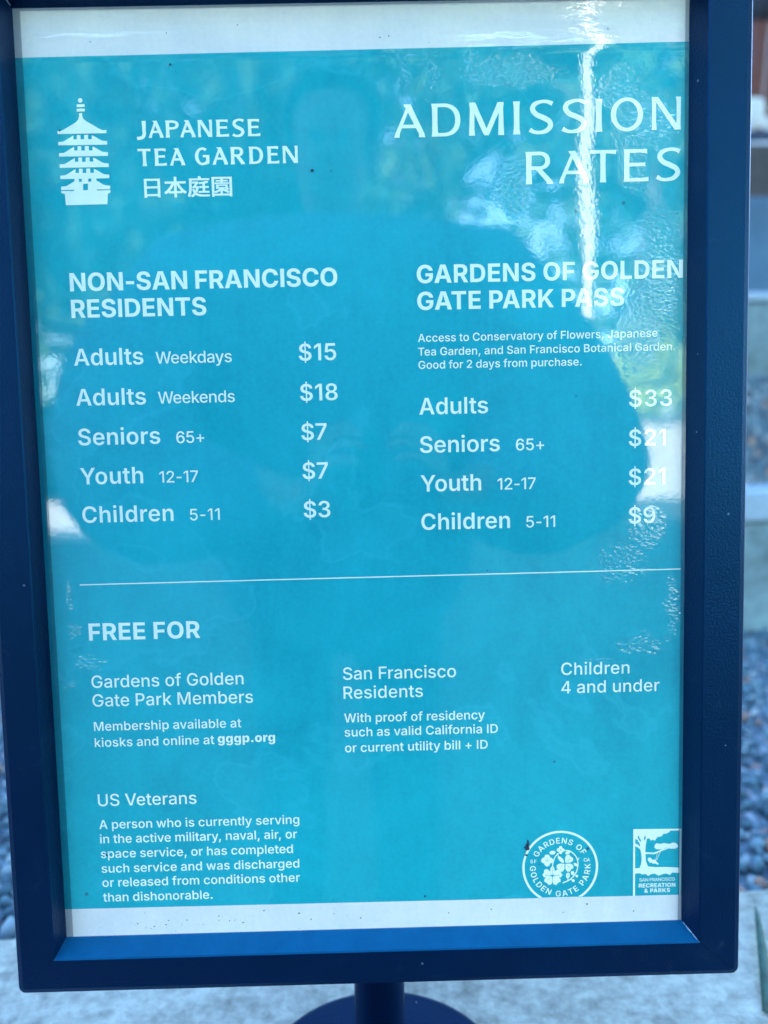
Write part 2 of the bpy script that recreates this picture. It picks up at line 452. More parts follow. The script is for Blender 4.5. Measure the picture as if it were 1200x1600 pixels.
GLYPHS = {
 500: {
  ' ': (546, ''),
  '+': (1367, '585,94 585,1080 782,1080 782,94|191,494 191,680 1176,680 1176,494'),
  '-': (947, '805,723 805,533 143,533 143,723'),
  '1': (850, '685,1490 685,0 459,0 459,1283 449,1283 95,1025 95,1254 421,1490'),
  '2': (1262, '144,0 144,165 650,688 ~728,770 ~832,896 ~886,1012 886,1078 ~886,1153 ~817,1261 ~698,1319 622,1319 ~543,1319 ~425,1254 ~361,1136 361,1056 142,1056 ~142,1192 ~268,1397 ~486,1510 626,1510 ~768,1510 ~983,1398 ~1105,1207 1105,1086 ~1105,1004 ~1044,848 ~891,652 752,512 460,207 460,195 1128,195 1128,0'),
  '4': (1344, '114,290 114,474 756,1490 902,1490 902,1219 809,1219 352,496 352,484 1234,484 1234,290|819,0 819,345 821,430 821,1490 1038,1490 1038,0'),
  '5': (1235, '607,-20 ~468,-20 ~250,86 ~121,272 116,390 338,390 ~343,327 ~417,228 ~536,172 607,172 ~692,172 ~824,250 ~899,389 899,478 ~899,568 ~821,711 ~685,791 597,791 ~529,791 ~393,744 352,707 142,737 225,1490 1048,1490 1048,1295 416,1295 369,879 377,879 ~421,922 ~567,978 650,978 ~752,978 ~924,905 ~1051,771 ~1122,590 1122,482 ~1122,337 ~990,110 ~757,-20'),
  '6': (1290, '659,-20 ~559,-20 ~364,51 ~207,214 ~113,490 113,695 ~113,889 ~191,1191 ~339,1401 ~547,1510 678,1510 ~810,1510 ~1017,1405 ~1148,1221 1164,1102 940,1102 ~917,1193 ~784,1310 678,1310 ~569,1310 ~414,1182 ~333,943 333,774 344,774 ~382,837 ~494,928 ~635,976 713,976 ~843,976 ~1053,851 ~1178,629 1178,487 ~1178,344 ~1048,114 ~815,-20|658,172 ~743,172 ~877,256 ~956,397 956,484 ~956,570 ~880,709 ~747,791 662,791 ~598,791 ~489,742 ~407,655 ~361,544 361,482 ~361,399 ~438,258 ~573,172'),
  '7': (1170, '192,0 840,1283 840,1295 90,1295 90,1490 1079,1490 1079,1287 431,0'),
  'A': (1452, '51,0 581,1490 861,1490 1401,0 1154,0 864,829 ~830,930 ~749,1204 696,1396 742,1396 ~691,1202 ~610,925 579,829 298,0|338,393 338,583 1113,583 1113,393'),
  'C': (1502, '784,-20 ~591,-20 ~287,163 ~113,506 113,744 ~113,983 ~287,1326 ~591,1510 784,1510 ~902,1510 ~1109,1442 ~1272,1312 ~1379,1126 1398,1008 1169,1008 ~1155,1079 ~1084,1188 ~982,1264 ~856,1302 786,1302 ~658,1302 ~455,1173 ~339,924 339,744 ~339,564 ~457,315 ~659,188 786,188 ~856,188 ~981,227 ~1084,302 ~1155,412 1169,482 1399,482 ~1382,372 ~1278,189 ~1116,53 ~907,-20'),
  'F': (1207, '165,0 165,1490 1092,1490 1092,1294 393,1294 393,815 1025,815 1025,620 393,620 393,0'),
  'G': (1531, '791,-20 ~589,-20 ~284,166 ~113,509 113,744 ~113,982 ~286,1325 ~588,1510 781,1510 ~901,1510 ~1110,1439 ~1275,1308 ~1382,1127 1400,1019 1166,1019 ~1146,1084 ~1076,1189 ~979,1263 ~856,1302 783,1302 ~657,1302 ~456,1174 ~339,925 339,745 ~339,565 ~456,317 ~660,188 792,188 ~912,188 ~1091,285 ~1190,464 1190,586 1249,576 825,576 825,764 1413,764 1413,593 ~1413,405 ~1252,130 ~972,-20'),
  'I': (558, '393,1490 393,0 165,0 165,1490'),
  'M': (1869, '165,0 165,1490 501,1490 826,635 ~840,597 ~875,481 ~913,345 ~947,213 960,160 912,160 ~925,210 ~959,341 ~997,477 ~1033,597 1047,635 1367,1490 1705,1490 1705,0 1478,0 1478,802 ~1478,848 ~1480,976 ~1483,1119 ~1486,1265 1487,1332 1504,1332 ~1484,1259 ~1437,1104 ~1392,960 ~1351,841 1337,802 1032,0 837,0 528,802 ~513,840 ~474,957 ~428,1100 ~380,1255 356,1332 376,1332 ~378,1271 ~381,1128 ~384,982 ~387,851 387,802 387,0'),
  'N': (1549, '165,0 165,1490 428,1490 989,603 ~1017,559 ~1087,437 ~1165,284 1203,194 1175,194 ~1166,279 ~1157,446 ~1153,592 1153,642 1153,1490 1384,1490 1384,0 1120,0 617,793 ~577,858 ~500,990 ~407,1163 340,1287 376,1287 ~381,1177 ~391,986 ~396,839 396,795 396,0'),
  'O': (1570, '786,-20 ~593,-20 ~288,163 ~113,506 113,744 ~113,983 ~288,1326 ~593,1510 786,1510 ~979,1510 ~1282,1326 ~1457,983 1457,744 ~1457,506 ~1282,163 ~979,-20|786,188 ~913,188 ~1114,315 ~1231,564 1231,744 ~1231,926 ~1114,1175 ~913,1302 786,1302 ~658,1302 ~456,1174 ~339,925 339,744 ~339,564 ~456,316 ~658,188'),
  'P': (1314, '165,0 165,1490 699,1490 ~871,1490 ~1101,1362 ~1215,1144 1215,1006 ~1215,868 ~1100,649 ~870,522 697,522 332,522 332,715 675,715 ~785,715 ~921,791 ~984,923 984,1006 ~984,1090 ~921,1221 ~784,1295 673,1295 393,1295 393,0'),
  'R': (1327, '165,0 165,1490 699,1490 ~871,1490 ~1101,1371 ~1215,1159 1215,1022 ~1215,884 ~1100,677 ~870,563 697,563 296,563 296,758 675,758 ~785,758 ~920,821 ~984,939 984,1022 ~984,1106 ~920,1228 ~784,1295 673,1295 393,1295 393,0|1012,0 651,673 904,673 1271,0'),
  'S': (1323, '665,-25 ~498,-25 ~252,81 ~113,278 106,414 335,414 ~342,333 ~433,227 ~579,175 664,175 ~759,175 ~906,234 ~992,343 992,415 ~992,480 ~917,563 ~790,618 709,639 535,687 ~352,736 ~147,928 147,1081 ~147,1210 ~286,1403 ~525,1510 675,1510 ~828,1510 ~1061,1403 ~1194,1217 1197,1098 975,1098 ~964,1200 ~797,1312 670,1312 ~580,1312 ~447,1256 ~374,1157 374,1094 ~374,1023 ~461,936 ~586,885 643,870 788,832 ~859,814 ~1010,753 ~1138,656 ~1217,513 1217,412 ~1217,286 ~1087,88 ~840,-25'),
  'U': (1516, '759,-23 ~580,-23 ~312,115 ~165,356 165,512 165,1490 393,1490 393,531 ~393,430 ~482,274 ~646,184 759,184 ~871,184 ~1034,274 ~1122,430 1122,531 1122,1490 1351,1490 1351,512 ~1351,356 ~1204,115 ~937,-23'),
  'V': (1452, '590,0 51,1490 297,1490 587,661 ~619,565 ~702,287 755,98 708,98 ~760,291 ~841,565 872,661 1154,1490 1401,1490 869,0'),
  'W': (2054, '455,0 51,1490 291,1490 506,636 ~526,557 ~560,387 ~593,213 608,126 574,126 ~590,213 ~624,387 ~660,557 681,636 902,1490 1152,1490 1371,636 ~1392,557 ~1428,387 ~1463,213 1479,126 1443,126 ~1459,213 ~1491,387 ~1528,557 1546,636 1761,1490 2003,1490 1597,0 1334,0 1097,883 ~1070,987 ~1024,1231 1000,1377 1052,1377 ~1027,1237 ~986,999 955,883 719,0'),
  'a': (1163, '461,-25 ~355,-25 ~183,54 ~83,206 83,316 ~83,411 ~156,533 ~281,605 ~434,641 513,650 ~612,662 ~736,677 ~795,712 795,751 795,757 ~795,820 ~747,906 ~652,953 581,953 ~508,953 ~403,908 ~338,838 322,800 115,854 ~153,954 ~295,1076 ~479,1132 577,1132 ~645,1132 ~797,1100 ~931,1016 ~1015,864 1015,742 1015,0 802,0 802,153 791,153 ~769,110 ~683,28 ~552,-25|510,152 ~600,152 ~728,222 ~796,338 796,403 796,546 ~784,534 ~717,515 ~631,500 ~551,490 525,487 ~463,479 ~360,441 ~299,371 299,313 ~299,260 ~354,188 ~448,152'),
  'b': (1266, '703,-22 ~602,-22 ~473,47 ~400,139 380,175 362,175 362,0 148,0 148,1490 368,1490 368,936 380,936 ~400,971 ~471,1063 ~598,1132 703,1132 ~837,1132 ~1048,996 ~1170,738 1170,556 ~1170,376 ~1050,117 ~839,-22|654,165 ~750,165 ~880,269 ~945,447 945,558 ~945,668 ~880,843 ~751,945 654,945 ~560,945 ~430,848 ~364,675 364,558 ~364,442 ~431,265 ~561,165'),
  'c': (1182, '618,-23 ~460,-23 ~226,121 ~96,381 96,553 ~96,727 ~226,988 ~460,1132 618,1132 ~705,1132 ~857,1087 ~980,1002 ~1065,879 1086,802 877,752 ~866,795 ~820,866 ~755,918 ~670,946 619,946 ~518,946 ~385,839 ~320,661 320,553 ~320,446 ~385,269 ~518,163 619,163 ~671,163 ~757,192 ~825,245 ~871,320 881,365 1089,315 ~1069,236 ~983,111 ~860,23 ~706,-23'),
  'd': (1266, '564,-22 ~428,-22 ~216,117 ~96,376 96,556 ~96,738 ~218,996 ~430,1132 564,1132 ~668,1132 ~795,1063 ~867,971 886,936 898,936 898,1490 1118,1490 1118,0 904,0 904,175 886,175 ~867,139 ~793,47 ~665,-22|612,165 ~706,165 ~835,265 ~902,442 902,558 ~902,675 ~836,848 ~707,945 612,945 ~515,945 ~386,843 ~321,668 321,558 ~321,447 ~387,269 ~517,165'),
  'e': (1203, '630,-23 ~465,-23 ~225,119 ~96,377 96,551 ~96,723 ~223,985 ~455,1132 611,1132 ~707,1132 ~885,1069 ~1027,935 ~1110,722 1110,570 1110,492 219,492 219,656 997,656 894,602 ~894,705 ~830,862 ~705,950 611,950 ~518,950 ~386,860 ~317,713 317,626 317,514 ~317,399 ~396,240 ~538,159 632,159 ~694,159 ~794,194 ~867,265 886,317 1093,268 ~1066,182 ~939,50 ~750,-23'),
  'f': (777, '702,1118 702,939 20,939 20,1118|232,0 232,1246 ~232,1350 ~325,1490 ~477,1560 565,1560 ~632,1560 ~727,1538 749,1530 698,1352 ~682,1357 ~635,1368 600,1368 ~522,1368 ~452,1290 452,1216 452,0'),
  'h': (1232, '368,662 368,0 148,0 148,1490 366,1490 366,844 337,844 ~386,994 ~572,1132 704,1132 ~818,1132 ~989,1036 ~1084,849 1084,710 1084,0 864,0 864,683 ~864,804 ~738,940 628,940 ~554,940 ~436,875 ~368,751'),
  'i': (516, '148,0 148,1118 368,1118 368,0|259,1289 ~202,1289 ~120,1365 120,1419 ~120,1474 ~202,1550 259,1550 ~316,1550 ~397,1474 397,1419 ~397,1365 ~316,1289'),
  'k': (1145, '351,377 351,646 388,646 829,1118 1093,1118 588,577 551,577|148,0 148,1490 368,1490 368,0|852,0 455,528 607,684 1124,0'),
  'l': (516, '368,1490 368,0 148,0 148,1490'),
  'm': (1819, '148,0 148,1118 357,1118 363,859 346,859 ~370,954 ~470,1076 ~604,1137 677,1137 ~799,1137 ~949,986 975,851 947,851 ~969,943 ~1077,1071 ~1230,1137 1317,1137 ~1416,1137 ~1577,1051 ~1671,881 1671,754 1671,0 1451,0 1451,732 ~1451,844 ~1326,944 1241,944 ~1172,944 ~1072,886 ~1018,783 1018,716 1018,0 801,0 801,746 ~801,836 ~686,944 597,944 ~536,944 ~431,887 ~368,776 368,695 368,0'),
  'n': (1232, '368,662 368,0 148,0 148,1118 358,1118 360,844 337,844 ~386,994 ~572,1132 704,1132 ~818,1132 ~988,1036 ~1084,849 1084,710 1084,0 864,0 864,683 ~864,804 ~738,940 628,940 ~554,940 ~436,875 ~368,751'),
  'o': (1237, '618,-23 ~461,-23 ~226,121 ~96,381 96,553 ~96,727 ~226,988 ~461,1132 618,1132 ~776,1132 ~1011,988 ~1141,727 1141,553 ~1141,381 ~1011,121 ~776,-23|618,163 ~720,163 ~853,270 ~918,447 918,553 ~918,660 ~853,839 ~720,946 618,946 ~517,946 ~385,839 ~320,661 320,553 ~320,447 ~385,270 ~517,163'),
  'r': (792, '148,0 148,1118 361,1118 361,938 373,938 ~404,1030 ~558,1134 656,1134 ~677,1134 ~731,1131 749,1128 749,918 ~737,922 ~669,930 634,930 ~558,930 ~436,866 ~368,753 368,679 368,0'),
  's': (1103, '549,-23 ~428,-23 ~239,47 ~118,184 98,283 305,326 ~328,239 ~454,155 551,155 ~657,155 ~783,244 783,306 ~783,360 ~706,430 626,447 438,490 ~282,525 ~130,679 130,799 ~130,899 ~242,1049 ~436,1132 563,1132 ~684,1132 ~856,1062 ~963,936 986,853 789,810 ~768,869 ~664,958 565,958 ~474,958 ~352,876 352,813 ~352,757 ~433,688 525,667 705,627 ~860,592 ~1010,442 1010,325 ~1010,223 ~893,66 ~686,-23'),
  't': (697, '626,1118 626,939 20,939 20,1118|183,1384 403,1384 403,302 ~403,235 ~460,172 525,172 ~542,172 ~598,180 618,184 657,8 ~622,-4 ~542,-15 503,-15 ~351,-15 ~183,142 183,284'),
  'u': (1232, '529,-14 ~415,-14 ~243,82 ~148,270 148,408 148,1118 368,1118 368,435 ~368,314 ~495,178 604,178 ~679,178 ~796,243 ~864,368 864,456 864,1118 1084,1118 1084,0 874,0 873,274 894,274 ~845,122 ~657,-14'),
  'y': (1178, '133,-402 187,-223 212,-229 ~269,-244 ~360,-230 ~427,-159 447,-87 471,-5 46,1118 284,1118 505,483 ~542,377 ~591,167 620,63 552,63 ~581,167 ~634,378 671,483 896,1118 1132,1118 646,-155 ~612,-245 ~513,-365 ~377,-426 287,-426 ~235,-426 ~153,-411'),
 },
 550: {
  ' ': (531, ''),
  '+': (1373, '581,91 581,1087 792,1087 792,91|189,489 189,689 1184,689 1184,489'),
  ',': (637, '124,-377 212,217 465,217 295,-377'),
  '.': (637, '318,-16 ~254,-16 ~164,73 164,137 ~164,202 ~254,291 318,291 ~383,291 ~473,202 473,137 ~473,73 ~383,-16'),
  '2': (1269, '139,0 139,178 650,695 ~726,773 ~828,894 ~880,1007 880,1071 ~880,1144 ~813,1249 ~698,1305 624,1305 ~547,1305 ~433,1243 ~371,1128 371,1050 134,1050 ~134,1189 ~261,1396 ~484,1510 628,1510 ~774,1510 ~994,1398 ~1118,1205 1118,1082 ~1118,1000 ~1056,842 ~900,645 758,505 482,220 482,209 1141,209 1141,0'),
  'A': (1471, '50,0 576,1490 885,1490 1421,0 1151,0 874,801 ~837,912 ~755,1200 703,1393 754,1393 ~703,1199 ~622,908 589,801 320,0|346,381 346,584 1125,584 1125,381'),
  'B': (1348, '157,0 157,1490 717,1490 ~877,1490 ~1088,1387 ~1192,1211 1192,1101 ~1192,1009 ~1123,881 ~1007,802 936,785 936,770 ~1013,766 ~1157,678 ~1250,518 1250,404 ~1250,289 ~1141,106 ~917,0 745,0|405,210 712,210 ~866,210 ~1001,328 1001,419 ~1001,488 ~933,600 ~807,666 721,666 405,666|405,850 689,850 ~762,850 ~879,905 ~947,1006 947,1075 ~947,1164 ~821,1282 695,1282 405,1282'),
  'C': (1505, '784,-20 ~590,-20 ~284,163 ~108,505 108,744 ~108,984 ~285,1327 ~591,1510 784,1510 ~904,1510 ~1115,1442 ~1279,1310 ~1387,1121 1406,1001 1156,1001 ~1143,1070 ~1076,1176 ~978,1249 ~856,1286 788,1286 ~662,1286 ~467,1160 ~355,919 355,744 ~355,569 ~468,327 ~663,204 787,204 ~855,204 ~977,242 ~1076,314 ~1143,421 1157,489 1406,489 ~1390,380 ~1288,196 ~1125,57 ~912,-20'),
  'D': (1479, '652,0 279,0 279,216 639,216 ~802,216 ~1018,336 ~1127,573 1127,747 ~1127,920 ~1019,1155 ~806,1274 649,1274 271,1274 271,1490 664,1490 ~885,1490 ~1201,1312 ~1371,978 1371,747 ~1371,514 ~1201,179 ~879,0|405,1490 405,0 157,0 157,1490'),
  'F': (1205, '157,0 157,1490 1098,1490 1098,1279 405,1279 405,816 1031,816 1031,608 405,608 405,0'),
  'G': (1533, '792,-20 ~588,-20 ~280,166 ~108,508 108,743 ~108,983 ~284,1326 ~589,1510 783,1510 ~904,1510 ~1115,1439 ~1281,1306 ~1388,1125 1406,1016 1153,1016 ~1134,1079 ~1067,1178 ~974,1249 ~856,1286 786,1286 ~663,1286 ~468,1162 ~355,920 355,745 ~355,571 ~467,330 ~665,204 793,204 ~910,204 ~1083,296 ~1178,467 1178,583 1238,572 823,572 823,771 1419,771 1419,597 ~1419,407 ~1257,130 ~975,-20'),
  'I': (562, '405,1490 405,0 157,0 157,1490'),
  'J': (1183, '556,-20 ~342,-20 ~84,217 84,437 84,520 332,520 332,435 ~332,313 ~454,187 556,187 ~658,187 ~779,313 779,435 779,1490 1025,1490 1025,437 ~1025,218 ~770,-20'),
  'M': (1879, '157,0 157,1490 527,1490 831,678 ~845,638 ~881,512 ~919,366 ~954,226 966,170 915,170 ~928,223 ~962,362 ~1001,509 ~1037,637 1052,678 1351,1490 1722,1490 1722,0 1475,0 1475,777 ~1475,824 ~1477,956 ~1481,1105 ~1485,1258 1485,1327 1503,1327 ~1483,1251 ~1436,1092 ~1390,942 ~1349,818 1335,777 1045,0 834,0 540,777 ~525,817 ~485,939 ~439,1087 ~391,1248 368,1327 389,1327 ~390,1263 ~394,1113 ~397,962 ~400,826 400,777 400,0'),
  'S': (1327, '669,-24 ~499,-24 ~248,83 ~107,284 100,426 346,426 ~353,346 ~441,242 ~583,190 668,190 ~759,190 ~900,247 ~981,350 981,417 ~981,479 ~910,559 ~786,612 705,633 533,679 ~349,727 ~141,921 141,1076 ~141,1206 ~282,1402 ~525,1510 678,1510 ~834,1510 ~1070,1401 ~1204,1212 1207,1090 967,1090 ~956,1189 ~797,1298 673,1298 ~586,1298 ~459,1244 ~390,1150 390,1090 ~390,1024 ~472,940 ~593,891 652,876 793,839 ~870,820 ~1024,756 ~1151,657 ~1227,514 1227,415 ~1227,286 ~1095,88 ~846,-24'),
  'T': (1345, '87,1279 87,1490 1258,1490 1258,1279 797,1279 797,0 549,0 549,1279'),
  'W': (2071, '453,0 50,1490 314,1490 518,667 ~539,584 ~573,404 ~606,221 621,131 583,131 ~599,221 ~633,404 ~670,584 691,667 902,1490 1169,1490 1379,667 ~1401,584 ~1437,404 ~1472,221 1489,131 1448,131 ~1464,221 ~1497,404 ~1533,584 1552,667 1756,1490 2021,1490 1617,0 1332,0 1105,853 ~1077,963 ~1031,1219 1006,1368 1064,1368 ~1038,1225 ~997,973 965,853 739,0'),
  'a': (1169, '456,-24 ~349,-24 ~179,54 ~79,205 79,315 ~79,410 ~151,533 ~274,606 ~427,643 507,652 ~606,663 ~728,679 ~787,714 787,753 787,758 ~787,817 ~740,899 ~649,942 582,942 ~513,942 ~413,900 ~350,833 335,795 111,847 ~147,947 ~287,1072 ~475,1132 580,1132 ~653,1132 ~809,1097 ~943,1012 ~1027,861 1027,745 1027,0 796,0 796,154 785,154 ~762,108 ~675,27 ~545,-24|513,161 ~599,161 ~721,228 ~788,338 788,402 788,540 ~775,529 ~712,510 ~631,496 ~555,486 529,482 ~469,475 ~371,437 ~313,370 313,315 ~313,264 ~365,196 ~455,161'),
  'b': (1272, '716,-21 ~617,-21 ~489,46 ~415,138 395,176 377,176 377,0 143,0 143,1490 383,1490 383,934 395,934 ~414,972 ~487,1064 ~614,1132 716,1132 ~848,1132 ~1057,998 ~1180,741 1180,557 ~1180,374 ~1060,116 ~850,-21|656,179 ~748,179 ~871,279 ~934,450 934,558 ~934,665 ~872,834 ~748,931 656,931 ~566,931 ~442,838 ~379,671 379,558 ~379,446 ~443,275 ~567,179'),
  'c': (1188, '620,-23 ~460,-23 ~223,121 ~93,381 93,553 ~93,727 ~223,988 ~460,1132 620,1132 ~711,1132 ~867,1085 ~991,998 ~1076,871 1095,792 870,741 ~859,784 ~815,855 ~752,906 ~671,933 622,933 ~526,933 ~400,832 ~337,660 337,554 ~337,449 ~400,277 ~526,176 622,176 ~672,176 ~755,204 ~819,257 ~863,331 873,376 1098,326 ~1080,244 ~994,116 ~869,25 ~711,-23'),
  'd': (1272, '557,-21 ~423,-21 ~213,116 ~93,374 93,557 ~93,741 ~215,998 ~425,1132 556,1132 ~658,1132 ~786,1064 ~859,972 878,934 890,934 890,1490 1129,1490 1129,0 895,0 895,176 878,176 ~858,138 ~783,46 ~656,-21|616,179 ~706,179 ~830,275 ~894,446 894,558 ~894,671 ~830,838 ~706,931 616,931 ~524,931 ~400,834 ~338,665 338,558 ~338,450 ~401,279 ~526,179'),
  'e': (1207, '631,-23 ~464,-23 ~223,119 ~93,377 93,552 ~93,724 ~221,985 ~455,1132 613,1132 ~712,1132 ~894,1068 ~1036,932 ~1118,718 1118,569 1118,489 215,489 215,660 997,660 885,606 ~885,705 ~823,855 ~703,939 614,939 ~524,939 ~398,854 ~332,712 332,628 332,511 ~332,400 ~407,248 ~544,170 634,170 ~693,170 ~790,204 ~860,272 878,322 1101,273 ~1074,184 ~945,51 ~753,-23'),
  'f': (787, '714,1118 714,927 20,927 20,1118|229,0 229,1235 ~229,1343 ~322,1488 ~477,1560 569,1560 ~636,1560 ~737,1538 761,1529 708,1339 ~692,1345 ~644,1355 610,1355 ~534,1355 ~468,1280 468,1211 468,0'),
  'g': (1275, '618,-442 ~486,-442 ~292,-375 ~167,-261 137,-191 339,-108 ~358,-140 ~423,-208 ~532,-254 617,-254 ~741,-254 ~894,-138 894,-13 894,201 873,201 ~854,163 ~781,77 ~655,17 556,17 ~426,17 ~216,140 ~93,383 93,562 ~93,743 ~216,998 ~427,1132 558,1132 ~660,1132 ~788,1065 ~862,972 882,934 897,934 897,1118 1132,1118 1132,-10 ~1132,-157 ~997,-349 ~765,-442|618,211 ~707,211 ~831,295 ~895,454 895,565 ~895,675 ~832,839 ~708,931 618,931 ~526,931 ~401,834 ~338,669 338,565 ~338,459 ~402,299 ~526,211'),
  'h': (1243, '383,659 383,0 143,0 143,1490 380,1490 380,843 352,843 ~400,990 ~584,1132 718,1132 ~833,1132 ~1005,1035 ~1100,847 1100,711 1100,0 860,0 860,677 ~860,793 ~738,926 632,926 ~561,926 ~448,863 ~383,744'),
  'i': (526, '143,0 143,1118 383,1118 383,0|263,1282 ~204,1282 ~119,1363 119,1419 ~119,1476 ~204,1555 263,1555 ~323,1555 ~409,1476 409,1419 ~409,1363 ~323,1282'),
  'k': (1156, '363,365 363,657 403,657 825,1118 1109,1118 609,572 564,572|143,0 143,1490 383,1490 383,0|845,0 464,519 628,689 1138,0'),
  'l': (526, '383,1490 383,0 143,0 143,1490'),
  'm': (1831, '143,0 143,1118 370,1118 377,854 360,854 ~384,951 ~484,1076 ~619,1136 692,1136 ~813,1136 ~963,985 991,844 962,844 ~984,940 ~1094,1070 ~1247,1136 1334,1136 ~1434,1136 ~1594,1050 ~1688,880 1688,754 1688,0 1448,0 1448,723 ~1448,831 ~1329,929 1247,929 ~1181,929 ~1085,873 ~1033,774 1033,709 1033,0 798,0 798,736 ~798,824 ~688,929 601,929 ~543,929 ~443,874 ~383,768 383,690 383,0'),
  'n': (1242, '383,659 383,0 143,0 143,1118 371,1118 374,843 352,843 ~400,990 ~584,1132 718,1132 ~833,1132 ~1004,1035 ~1100,847 1100,711 1100,0 860,0 860,677 ~860,793 ~738,926 632,926 ~561,926 ~448,863 ~383,744'),
  'o': (1242, '621,-23 ~460,-23 ~223,121 ~93,381 93,553 ~93,727 ~223,988 ~460,1132 621,1132 ~781,1132 ~1019,988 ~1149,727 1149,553 ~1149,381 ~1019,121 ~781,-23|621,176 ~717,176 ~844,278 ~906,450 906,554 ~906,658 ~844,831 ~717,933 621,933 ~524,933 ~399,831 ~337,659 337,554 ~337,450 ~399,278 ~524,176'),
  'p': (1272, '143,-418 143,1118 377,1118 377,934 395,934 ~414,972 ~487,1064 ~614,1132 716,1132 ~848,1132 ~1057,998 ~1180,741 1180,557 ~1180,374 ~1060,116 ~850,-21 716,-21 ~617,-21 ~489,46 ~415,138 395,176 383,176 383,-418|656,179 ~748,179 ~871,279 ~934,450 934,558 ~934,665 ~872,834 ~748,931 656,931 ~566,931 ~442,838 ~379,671 379,558 ~379,446 ~443,275 ~567,179'),
  'r': (803, '143,0 143,1118 375,1118 375,935 387,935 ~418,1029 ~570,1133 667,1133 ~689,1133 ~743,1130 761,1127 761,902 ~747,907 ~677,915 642,915 ~568,915 ~450,852 ~383,741 383,668 383,0'),
  's': (1114, '555,-23 ~430,-23 ~236,49 ~113,188 93,288 318,333 ~341,248 ~462,166 558,166 ~660,166 ~779,249 779,308 ~779,359 ~703,426 625,443 436,485 ~279,519 ~125,674 125,796 ~125,897 ~237,1048 ~436,1132 566,1132 ~690,1132 ~868,1061 ~978,934 1001,848 786,804 ~766,863 ~664,948 569,948 ~482,948 ~366,871 366,810 ~366,758 ~443,692 531,672 716,632 ~873,597 ~1026,447 1026,330 ~1026,226 ~906,67 ~694,-23'),
  't': (710, '641,1118 641,927 20,927 20,1118|181,1384 421,1384 421,309 ~421,244 ~475,185 538,185 ~555,185 ~612,193 631,197 671,8 ~632,-4 ~548,-15 507,-15 ~351,-15 ~181,143 181,288'),
  'u': (1243, '525,-14 ~411,-14 ~238,83 ~143,272 143,407 143,1118 383,1118 383,441 ~383,325 ~505,192 611,192 ~683,192 ~795,255 ~860,375 860,459 860,1118 1100,1118 1100,0 871,0 869,275 890,275 ~842,126 ~656,-14'),
  'v': (1190, '462,0 43,1118 300,1118 513,496 ~550,391 ~602,177 630,70 564,70 ~592,177 ~644,390 679,496 891,1118 1147,1118 727,0'),
  'w': (1708, '385,0 51,1118 303,1118 420,667 ~446,562 ~507,305 535,146 502,146 ~531,300 ~593,558 621,667 739,1118 973,1118 1088,667 ~1115,560 ~1177,303 1205,146 1172,146 ~1200,301 ~1259,558 1286,667 1403,1118 1658,1118 1322,0 1080,0 946,469 ~926,539 ~887,698 ~850,863 830,942 877,942 ~859,864 ~820,698 ~782,538 761,469 627,0'),
  'y': (1192, '130,-400 187,-209 215,-217 ~273,-232 ~365,-218 ~429,-149 446,-81 466,-5 43,1118 300,1118 513,496 ~550,389 ~597,178 625,70 557,70 ~586,178 ~639,391 675,496 894,1118 1149,1118 666,-149 ~632,-239 ~532,-363 ~390,-426 294,-426 ~240,-426 ~153,-410'),
 },
 600: {
  '$': (1332, '612,-206 612,1696 732,1696 732,-206|673,-23 ~500,-23 ~245,85 ~101,291 95,438 358,438 ~365,360 ~449,256 ~587,205 671,205 ~759,205 ~894,259 ~970,356 970,420 ~970,478 ~903,554 ~782,607 701,627 532,671 ~345,719 ~136,913 136,1071 ~136,1203 ~278,1401 ~524,1510 680,1510 ~839,1510 ~1079,1400 ~1214,1206 1217,1082 958,1082 ~948,1178 ~797,1283 676,1283 ~592,1283 ~471,1232 ~406,1144 406,1087 ~406,1025 ~483,945 ~600,897 660,882 799,846 ~882,826 ~1038,760 ~1163,659 ~1237,515 1237,418 ~1237,287 ~1103,88 ~851,-23'),
  '1': (866, '717,1490 717,0 452,0 452,1252 442,1252 94,1002 94,1256 421,1490'),
  '2': (1276, '134,0 134,192 651,701 ~724,776 ~823,892 ~874,1001 874,1065 ~874,1135 ~809,1237 ~698,1292 627,1292 ~552,1292 ~441,1232 ~381,1121 381,1044 126,1044 ~126,1185 ~255,1395 ~482,1510 630,1510 ~779,1510 ~1005,1398 ~1131,1203 1131,1078 ~1131,995 ~1069,837 ~909,638 763,498 504,234 504,223 1153,223 1153,0'),
  '3': (1303, '651,-20 ~494,-20 ~251,88 ~111,279 107,404 376,404 ~380,343 ~453,253 ~575,204 651,204 ~731,204 ~854,260 ~925,361 925,427 ~925,495 ~853,599 ~719,658 624,658 492,658 492,864 624,864 ~702,864 ~820,919 ~886,1017 886,1082 ~886,1145 ~829,1239 ~724,1292 654,1292 ~585,1292 ~469,1243 ~397,1153 395,1089 138,1089 ~140,1214 ~279,1403 ~512,1510 656,1510 ~805,1510 ~1025,1398 ~1146,1211 1146,1098 ~1146,972 ~998,802 877,775 877,763 ~981,749 ~1125,654 ~1200,506 1200,413 ~1200,288 ~1058,92 ~811,-20'),
  '5': (1254, '618,-20 ~472,-20 ~243,89 ~109,281 105,404 365,404 ~368,343 ~438,250 ~550,197 618,197 ~698,197 ~821,270 ~892,399 892,483 ~892,568 ~819,700 ~692,775 610,775 ~542,775 ~413,724 375,683 133,722 211,1490 1073,1490 1073,1266 432,1266 390,870 398,870 ~440,919 ~591,982 681,982 ~782,982 ~954,909 ~1081,776 ~1151,596 1151,489 ~1151,341 ~1015,112 ~775,-20'),
  '7': (1180, '185,0 819,1256 819,1266 83,1266 83,1490 1097,1490 1097,1260 463,0'),
